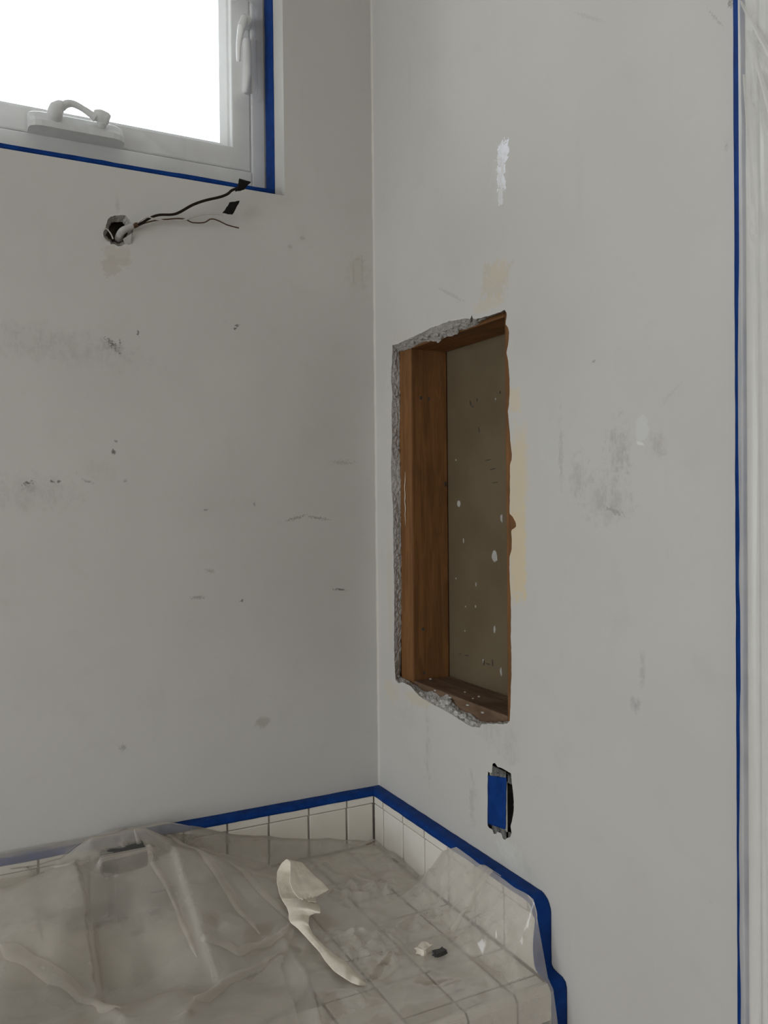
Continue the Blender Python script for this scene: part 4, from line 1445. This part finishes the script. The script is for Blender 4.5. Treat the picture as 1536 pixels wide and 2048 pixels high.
# crease lines read off the photograph as positions on the counter
CREASE = [  # (list of px points, height, width)
    ([(300, 1740), (430, 1800), (590, 1885)], .012, .016),
    ([(330, 1770), (440, 1850), (530, 1905)], .010, .012),
    ([(0, 1822), (120, 1775), (240, 1735)], .010, .014),
    ([(270, 1800), (340, 1870), (400, 1945)], .008, .012),
    ([(0, 1975), (100, 1995), (190, 2012), (250, 2060)], .012, .016),
    ([(370, 2060), (440, 1990), (560, 1935)], .010, .014),
    ([(0, 1825), (60, 1830), (135, 1858), (190, 1840)], .007, .010),
    ([(400, 1925), (480, 1938), (580, 1888)], .010, .012),
    ([(560, 1890), (610, 1960), (640, 2048)], .007, .012),
    ([(640, 1735), (700, 1765), (790, 1790)], .004, .008),
    ([(860, 1790), (850, 1830), (835, 1860)], .007, .008),
    ([(900, 1885), (960, 1868), (1040, 1872)], .007, .007),
    ([(930, 1840), (975, 1865), (1060, 1835)], .008, .010),
    ([(800, 1860), (830, 1845), (880, 1855)], .008, .010),
    ([(940, 1925), (985, 1970), (1000, 1980)], .007, .008),
    ([(430, 1760), (560, 1800), (700, 1850)], .005, .014),
]


def sheet_height(X, Y):
    wx = X + .02 * vnoise(X * 9, Y * 9, 3); wy = Y + .02 * vnoise(X * 9, Y * 9, 4)
    h = np.full_like(X, CZ + .0035)
    cr = np.zeros_like(X)
    r = np.random.RandomState(5)
    for k in range(7):
        a = r.uniform(0, math.pi); f = r.uniform(24, 70); ph = r.uniform(0, 6)
        cr += (1.0 / f) * tri(f * (wx * math.cos(a) + wy * math.sin(a)) + ph)
    # livelier crumple in the corner half, longer swells on the tented half
    amt = .03 + .19 * np.clip((X + .42) / .3, 0, 1)
    h += amt * cr * .55
    sm = np.zeros_like(X)
    for k in range(5):
        a = r.uniform(0, math.pi); f = r.uniform(90, 170); ph = r.uniform(0, 6)
        sm += (1.0 / f) * tri(f * (wx * math.cos(a) + wy * math.sin(a)) + ph)
    h += sm * .95 * np.clip((X + .33) / .1, 0, 1) * np.clip((-Y - .12) / .12, 0, 1) * np.clip(vnoise(X * 15, Y * 15, 61) * 4 - .05, 0, 1)
    h += .012 * np.clip(vnoise(X * 6 + 3, Y * 6, 8) + .2, 0, 1) * np.clip((-.25 - X) / .2, 0, 1)
    # over the sink rim, sagging a little in the middle
    sx, sy, hx, hy = SINK
    d = np.maximum(np.abs(X - sx) / (hx + .03), np.abs(Y - sy) / (hy + .03))
    h += .013 * np.clip((1.25 - d) / .25, 0, 1)
    h -= .012 * np.clip((.85 - d) / .5, 0, 1)
    for pts, am, w in CREASE:
        P = [g2(*p) for p in pts]
        d = np.full_like(X, 9.0)
        for a, b in zip(P, P[1:]):
            d = np.minimum(d, segd(X, Y, a, b)[0])
        h = h + am * np.exp(-d / w)
    # tent over the tap
    d1, _ = segd(X, Y, (-.605, -.060), (-.520, -.060))
    d2, _ = segd(X, Y, (-.60, -.131), (-.519, -.131))
    rr = np.hypot(X + .56, Y + .10); ang = np.arctan2(Y + .10, X + .56)
    wav = 1 + .16 * np.sin(ang * 3 + .6) + .10 * np.sin(ang * 7 + 2.0)
    t1 = 1.0215 - .62 * wav * np.maximum(d1 - .003, 0)
    cl = np.clip((d2 - .002) / .013, 0, 1); cl = cl * cl * (3 - 2 * cl)
    t2 = 1.0125 - .026 * cl * np.clip(1 - np.abs(X + .56) / .08, 0, 1) ** .3 - .40 * wav * np.maximum(d2 - .010, 0)
    for t in (t1, t2):
        k = .005
        h = np.maximum(h, t) + k * np.exp(-np.abs(h - t) / k) * .5
    h += (.026 * vnoise(X * 9 + 1, Y * 9, 51) + .012 * vnoise(X * 22, Y * 22, 52)) * np.clip((rr - .07) / .12, 0, 1) * np.clip((.5 - rr) / .2, 0, 1) * np.clip((-.30 - X) / .1, 0, 1)
    h = np.maximum(h, CZ + .0145 * np.clip(1 - (np.maximum(np.abs(X - sx) / (hx + .03), np.abs(Y - sy) / (hy + .03)) - 1) * 8, 0, 1) * (np.maximum(np.abs(X - sx) / (hx + .03), np.abs(Y - sy) / (hy + .03)) > .86) + .001)
    h += .004 * tri(ang * 5 + 1.0 + 2.0 * vnoise(X * 7, Y * 7, 41)) * np.clip((rr - .04) / .1, 0, 1) * np.exp(-rr / .16)
    # climbs the backsplash on both walls
    left_to = np.interp(X, [-1.2, -.76, -.70, -.55, -.46, -.42, -.36, -.25, -.12, -.05, 0], [1.006, 1.004, .998, 1.014, 1.010, 1.0, .975, .945, .915, .898, .893]) + .004 * vnoise(X * 30, X * 0, 12)
    dl = np.clip((-PR - .0022 - Y) / .030, 0, 1)
    h = np.maximum(h, left_to - (left_to - CZ) * dl ** .55)
    right_to = np.interp(-Y, [0, .10, .22, .27, .31, .36, .6], [.890, .891, .893, .925, .975, .999, 1.001]) + .004 * vnoise(Y * 30, Y * 0, 13)
    dr = np.clip((-PR - .0022 - X) / (.085 + .03 * vnoise(Y * 14, Y * 0, 44)), 0, 1)
    rt = right_to - (right_to - CZ) * (1 - (1 - dr) ** 2.1) + (.10 * cr + .55 * sm) * np.clip((right_to - .92) / .06, 0, 1) * np.sin(np.pi * np.clip(dr, 0, 1))
    h = np.maximum(h, rt)
    return h


def sheet():
    xs = np.r_[np.linspace(-1.18, -.10, 300), np.linspace(-.0985, -PR - .0022, 60)]
    ya = np.r_[np.linspace(-PR - .0022, -.075, 40), np.linspace(-.0765, -.618, 190)]
    X, Y = np.meshgrid(xs, ya, indexing='ij')
    H = sheet_height(X, Y)
    # towards the front edge the sheet lies on the bullnose
    fr = np.clip((-.585 - Y) / .035, 0, 1)
    H = H * (1 - fr) + np.minimum(H, CZ + .004 + .004 * vnoise(X * 30, Y * 8, 5)) * fr
    top = np.stack([X, Y, H], -1)
    # beyond the rounded end of the backsplash nothing carries the sheet at the wall
    # hanging skirt
    zs = np.r_[np.linspace(.884, .83, 22), np.linspace(.825, .42, 40)]
    Xs, Zs = np.meshgrid(xs, zs, indexing='ij')
    depth = (CZ - Zs)
    pleat = tri(Xs * 46 + 3.0 * vnoise(Xs * 6, Zs * 3, 21) + .8) * .5 + .35 * tri(Xs * 95 + 2.5 * vnoise(Xs * 10, Zs * 5, 22))
    Ys = -.630 - np.clip(depth, 0, .1) * .14 - pleat * np.clip(depth / .05, .12, 1) * .011
    skirt = np.stack([Xs, Ys, Zs], -1)
    lap = np.clip((-.425 - xs) / .05, 0, 1)
    back = np.zeros((len(xs), 4, 3))
    for k in range(4):
        f = (4 - k) / 4
        back[:, k, 0] = xs
        back[:, k, 1] = top[:, 0, 1] + lap * f * .0262
        low = 1.0045 + .0016 * vnoise(xs * 25, xs * 0 + k * .4, 71)
        back[:, k, 2] = top[:, 0, 2] * (1 - lap) + lap * np.maximum(low, top[:, 0, 2] - .004 * f)
    V = np.concatenate([back, top, skirt], axis=1)
    o = link('plastic_sheet', grid_mesh('plastic_sheet', V), M['sheet'], smooth=True)
    tag(o, 'crumpled translucent plastic sheet draped over the counter and its front edge', 'plastic sheet')
    # the tented half is folded double: a second layer with its own edge
    E = np.array([g2(*p) for p in [(335, 1672), (440, 1765), (520, 1830), (592, 1886), (560, 1950), (600, 2060)]])
    yy = np.linspace(-PR - .006, -.60, 150)
    xe = np.interp(-yy, -E[:, 1], E[:, 0]) + .006 * vnoise(yy * 25, yy * 0, 81)
    uu = np.linspace(0, 1, 190)
    X2 = -1.18 + (xe[None, :] + 1.18) * uu[:, None]
    Y2 = np.repeat(yy[None, :], len(uu), 0)
    H2 = sheet_height(X2, Y2) + .0035 + .006 * np.clip(vnoise(X2 * 12, Y2 * 12, 83) + .1, 0, 1) * np.clip((np.hypot(X2 + .56, Y2 + .10) - .09) / .08, 0, 1)
    link('sheet_layer', grid_mesh('sheet_layer', np.stack([X2, Y2, H2], -1)), M['layer'], o, True)
    # doubled-over folds lying on the sheet
    def fold(pts, w0, w1, lift=.0025, seed=0):
        P = resample(np.array([g2(*p) for p in pts]), 60)
        Q = np.zeros((60, 7, 2)); U = np.zeros((60, 7))
        for i in range(60):
            t = P[min(i + 1, 59)] - P[max(i - 1, 0)]; t /= np.linalg.norm(t) + 1e-9
            nn = np.array([-t[1], t[0]])
            s = i / 59
            w = (w0 * (1 - s) + w1 * s) * (.85 + .3 * n1(s * 6, seed)) * min(1, 10 * s + .1, 10 * (1 - s) + .1)
            for k in range(7):
                u = k / 6 - .5
                q = P[i] + nn * (u * w + .008 * n1(s * 5, seed + 2))
                Q[i, k] = (min(q[0], -PR - .004), min(q[1], -PR - .004)); U[i, k] = u
        hh = sheet_height(Q[..., 0], Q[..., 1]) + lift * (1.2 - np.abs(U) * 1.6) + .0006
        vs = np.concatenate([Q, hh[..., None] + .0045], -1)
        f = link('sheet_fold', grid_mesh('sheet_fold', vs), M['fold'], o, True)
    fold([(300, 1700), (430, 1790), (590, 1885)], .030, .020, seed=1)
    fold([(310, 1740), (420, 1830), (520, 1905)], .022, .016, seed=2)
    fold([(20, 1815), (130, 1775), (235, 1738)], .030, .020, seed=3)
    fold([(0, 1975), (100, 1995), (190, 2012), (240, 2045)], .026, .022, seed=4)
    fold([(390, 2040), (450, 1985), (560, 1930)], .030, .016, seed=5)
    fold([(20, 1826), (70, 1834), (140, 1860), (180, 1846)], .014, .010, seed=6)
    fold([(400, 1925), (480, 1938), (580, 1888)], .020, .014, seed=7)
    fold([(270, 1802), (340, 1870), (395, 1945)], .012, .010, seed=8)
    fold([(880, 1880), (960, 1866), (1050, 1870)], .014, .012, seed=10)
    fold([(640, 1730), (720, 1770), (790, 1790)], .010, .008, seed=11)
    fold([(930, 1842), (985, 1868), (1060, 1838)], .016, .012, seed=12)


sheet()

# ------------------------------------------------------------------ debris lying on the sheet
def paper_curl():
    def film_z(px, py):
        z = .897
        for _ in range(3):
            q = onZ(px, py, z)
            z = float(sheet_height(np.array([[q[0]]]), np.array([[q[1]]]))[0, 0]) + .0015
        return z

    def at(px, py, h, z0=None):     # a point a given height above the sheet
        return np.array(onZ(px, py, (z0 if z0 is not None else film_z(px, py)) + h))
    # tail and body: rows of (left px, right px, height)
    strip = [((731, 1972), (733, 1973), .000), ((716, 1971), (722, 1960), .006), ((703, 1966), (706, 1943), .008), ((690, 1958), (693, 1925), .008), ((668, 1944), (676, 1915), .006),
             ((650, 1922), (660, 1902), .005), ((640, 1906), (646, 1890), .004), ((622, 1886), (634, 1878), .006), ((609, 1872), (625, 1868), .008), ((594, 1856), (620, 1855), .008),
             ((581, 1846), (617, 1848), .007), ((577, 1838), (619, 1832), .006), ((577, 1826), (632, 1826), .006), ((573, 1815), (642, 1827), .008), ((567, 1806), (640, 1812), .009), ((562, 1797), (625, 1804), .010)]
    rows = []
    n = 9
    for i, (a, b, h) in enumerate(strip):
        h *= .55
        zb = max(film_z(*a), film_z(*b), film_z((a[0] + b[0]) / 2, (a[1] + b[1]) / 2))
        A, B = at(*a, h, zb), at(*b, h * .6, zb)
        rows.append([A * (1 - k / (n - 1)) + B * k / (n - 1) + np.array([0, 0, .004 * math.sin(math.pi * k / (n - 1)) + .001 * n1(i * .9, k * .7)]) for k in range(n)])
    V1 = np.array(rows)
    # scroll: from the body up the left, over the top and back down to the right
    scroll = [((562, 1798), (634, 1806), .008, .006), ((557, 1784), (634, 1792), .008, .006), ((553, 1765), (630, 1768), .011, .010), ((554, 1743), (620, 1746), .018, .016),
              ((562, 1727), (612, 1732), .029, .028), ((573, 1717), (604, 1724), .040, .038), ((581, 1723), (610, 1731), .046, .043), ((580, 1742), (626, 1748), .048, .042),
              ((579, 1763), (646, 1763), .046, .036), ((585, 1782), (659, 1779), .041, .030), ((592, 1791), (652, 1784), .037, .028), ((599, 1799), (636, 1793), .034, .027)]
    rows = []
    m = 14
    for i, (a, b, ha, hb) in enumerate(scroll):
        A, B = at(*a, ha, zb), at(*b, hb, zb)
        row = []
        for k in range(m):
            t = k / (m - 1)
            q = A * (1 - t) + B * t
            if i == len(scroll) - 1: q = q + np.array([.002, .008, .001]) * n1(k * .9, 3.7) * 1.6
            row.append(q + .0012 * np.array([n1(i * .8, k * .6, 2), n1(i * .8, k * .6, 5), n1(i * .8, k * .6, 8)]))
        rows.append(row)
    V2 = np.array(rows)
    # refine both patches smoothly
    def refine(V, f):
        a, b = V.shape[:2]
        u = np.linspace(0, a - 1, (a - 1) * f + 1); W = np.stack([np.stack([np.interp(u, np.arange(a), V[:, j, c]) for c in range(3)], -1) for j in range(b)], 1)
        return W
    V1, V2 = refine(V1, 3), refine(V2, 3)
    o = empty('torn_paper', tuple(at(620, 1830, 0)))
    tag(o, 'curled strip of torn cream wall paper lying on the plastic sheet', 'paper scrap')
    bpy.context.view_layer.update()
    a = link('paper_tail', grid_mesh('paper_tail', V1), M['paper'], o, True)
    b = link('paper_curl', grid_mesh('paper_curl', V2), M['paper'], o, True)
    for q in (a, b):
        q.modifiers.new('thickness', 'SOLIDIFY').thickness = .0009
        sb = q.modifiers.new('round', 'SUBSURF'); sb.levels = 1; sb.render_levels = 1


paper_curl()


def lump(name, px, py, size, rot, mat, label, cat, seed, z=.899):
    c = onZ(px, py, z)
    z = float(sheet_height(np.array([[c[0]]]), np.array([[c[1]]]))[0, 0]) + .001
    bm = bmesh.new()
    bmesh.ops.create_cube(bm, size=1.0)
    bmesh.ops.subdivide_edges(bm, edges=bm.edges[:], cuts=3, use_grid_fill=True)
    for v in bm.verts:
        k = mnoise.noise(v.co * 2.3 + Vector((seed, 0, 0)))
        v.co = Vector((v.co.x * (1 + .35 * k) * size[0], v.co.y * (1 + .3 * k) * size[1], v.co.z * (1 + .25 * k) * size[2] + .1 * k * size[2]))
    bmesh.ops.transform(bm, matrix=Matrix.Translation((c[0], c[1], z + size[2] / 2)) @ Matrix.Rotation(rot, 4, 'Z'), verts=bm.verts)
    o = from_bm(name, bm, mat)
    return tag(o, label, cat)


lump('plaster_chunk', 848, 1903, (.022, .016, .010), .4, M['paper'], 'small cream lump of broken plaster on the plastic sheet', 'plaster chunk', 3.0)
lump('dark_fragment', 879, 1908, (.021, .012, .007), .15, M['chip_dark'], 'small flat dark grey fragment beside the cream plaster lump', 'fragment', 9.0)

# ------------------------------------------------------------------ door casing, tape and hanging film at the right
def door_side():
    Wt = M['white_trim']
    c = empty('trim_2', (0, -.99, 0))
    tag(c, 'white door casing behind hanging plastic at the end of the niche wall', 'door casing', kind='structure')
    bpy.context.view_layer.update()
    box('casing_board', -.014, -.0005, -1.045, -.9530, 0, 2.42, Wt, c, .003)
    box('casing_band', -.022, -.0145, -.986, -.9715, 0, 2.42, Wt, c, .004, 3)
    box('casing_head', -.014, -.0005, -1.90, -1.046, 2.33, 2.42, Wt, c, .003)
    box('casing_board', -.014, -.0005, -2.0, -1.901, 0, 2.42, Wt, c, .003)
    d = box('door_1', -.012, -.0005, -1.899, -1.047, .008, 2.328, M['cabinet'], None, .002)
    tag(d, 'flush cream door beside the white casing', 'door', kind='structure')
    lathe('knob', [(.012, 0), (.010, -.02), (.026, -.035), (.028, -.05), (.018, -.06)], (-.0125, -1.83, 1.0), M['metal'], d, 20, 'x')
    rows = []
    for i in range(170):
        z = .2 + (2.41 - .2) * i / 169
        w = .0008 * n1(z * 6, 3)
        y0 = -.9500 + w
        y1 = -.9680 + .0012 * n1(z * 9, 8)
        rows.append([(-.0010, y0, z), (-.0022 - .0008 * n1(z * 12, 4), y0 - .0012, z), (-.0155 - .0006 * n1(z * 30, 2), y0 - .0022, z), (-.0160, (y0 + y1) / 2, z), (-.0157 - .0015 * n1(z * 8, 6), y1, z)])
    tape_strip('masking_tape', rows, 'vertical blue tape along the door casing edge')


door_side()
M['hang'] = film_mat('hanging_polythene', .50, .08, tint=(.92, .90, .855), rough=.25, trans=.35, shine=.5)


def hanging_film():
    Y0 = -.9625
    ys = np.r_[np.linspace(Y0, -1.02, 70), np.linspace(-1.022, -2.05, 150)]
    zs = np.linspace(.10, 2.40, 330)
    Y, Z = np.meshgrid(ys, zs, indexing='ij')
    X = np.full_like(Y, -.0255)
    near = np.clip((Y0 - Y) / .05, 0, 1)
    pl = tri(Y * 120 + 2.2 * vnoise(Y * 8, Z * 2.2, 31)) * .005 + tri(Y * 60 + 1.6 * vnoise(Y * 5, Z * 1.5, 33)) * .010
    X -= pl * (.15 + .85 * near)
    # taut ridges fanning out from where the film is caught at the top
    top = onX(1480, 0, -.03)
    for (qx, qy, am, w) in [(1550, 125, .018, .0035), (1562, 290, .015, .0035), (1508, 205, .007, .0022), (1506, 470, .007, .003), (1520, 560, .006, .003)]:
        q = onX(qx, qy, -.03)
        d, t = segd(Y, Z, (top[1], top[2]), (q[1], q[2]))
        X -= np.minimum(am * np.exp(-d / w) * (.05 + .95 * t) * np.clip((Y0 - Y) / .02, 0, 1), .014)
    # a soft vertical roll of film beside the tape
    X -= .006 * np.exp(-((Y + .979) / .004) ** 2)
    tied = np.clip((Y0 - Y) / .006, 0, 1)
    X = np.where(tied < 1, -.0178 + (X + .0178) * tied, X)
    # lower down the film creeps over most of the tape
    over = np.clip((1.98 - Z) / .2, 0, 1) * (.0045 + .006 * vnoise(Z * 5, Z * 0, 35) + .0025 * vnoise(Z * 19, Z * 0, 36))
    Y = Y + over * (1 - tied)
    V = np.stack([X, Y, Z], -1)
    o = link('plastic_sheet', grid_mesh('plastic_curtain', V), M['hang'], smooth=True)
    # two pulled folds of doubled film from the top of the tape
    for (a, b, w0, w1, sd) in [((1483, 4), (1556, 140), .002, .011, 1.0), ((1497, 62), (1556, 275), .003, .010, 3.0), ((1490, 150), (1512, 470), .002, .005, 5.0)]:
        A, B = onX(*a, -.040), onX(*b, -.052)
        Vf = np.zeros((40, 5, 3))
        for i in range(40):
            t = i / 39
            c = A * (1 - t) + B * t
            w = (w0 * (1 - t) + w1 * t) * (.8 + .4 * n1(t * 5, sd))
            for k in range(5):
                u = k / 4 - .5
                Vf[i, k] = c + np.array([-.004 * (1 - 4 * u * u), -u * w, 0])
        link('film_fold', grid_mesh('film_fold', Vf), M['hang'], o, True)
    tag(o, 'pleated translucent plastic hanging over the door casing beside blue tape', 'plastic sheet')


hanging_film()
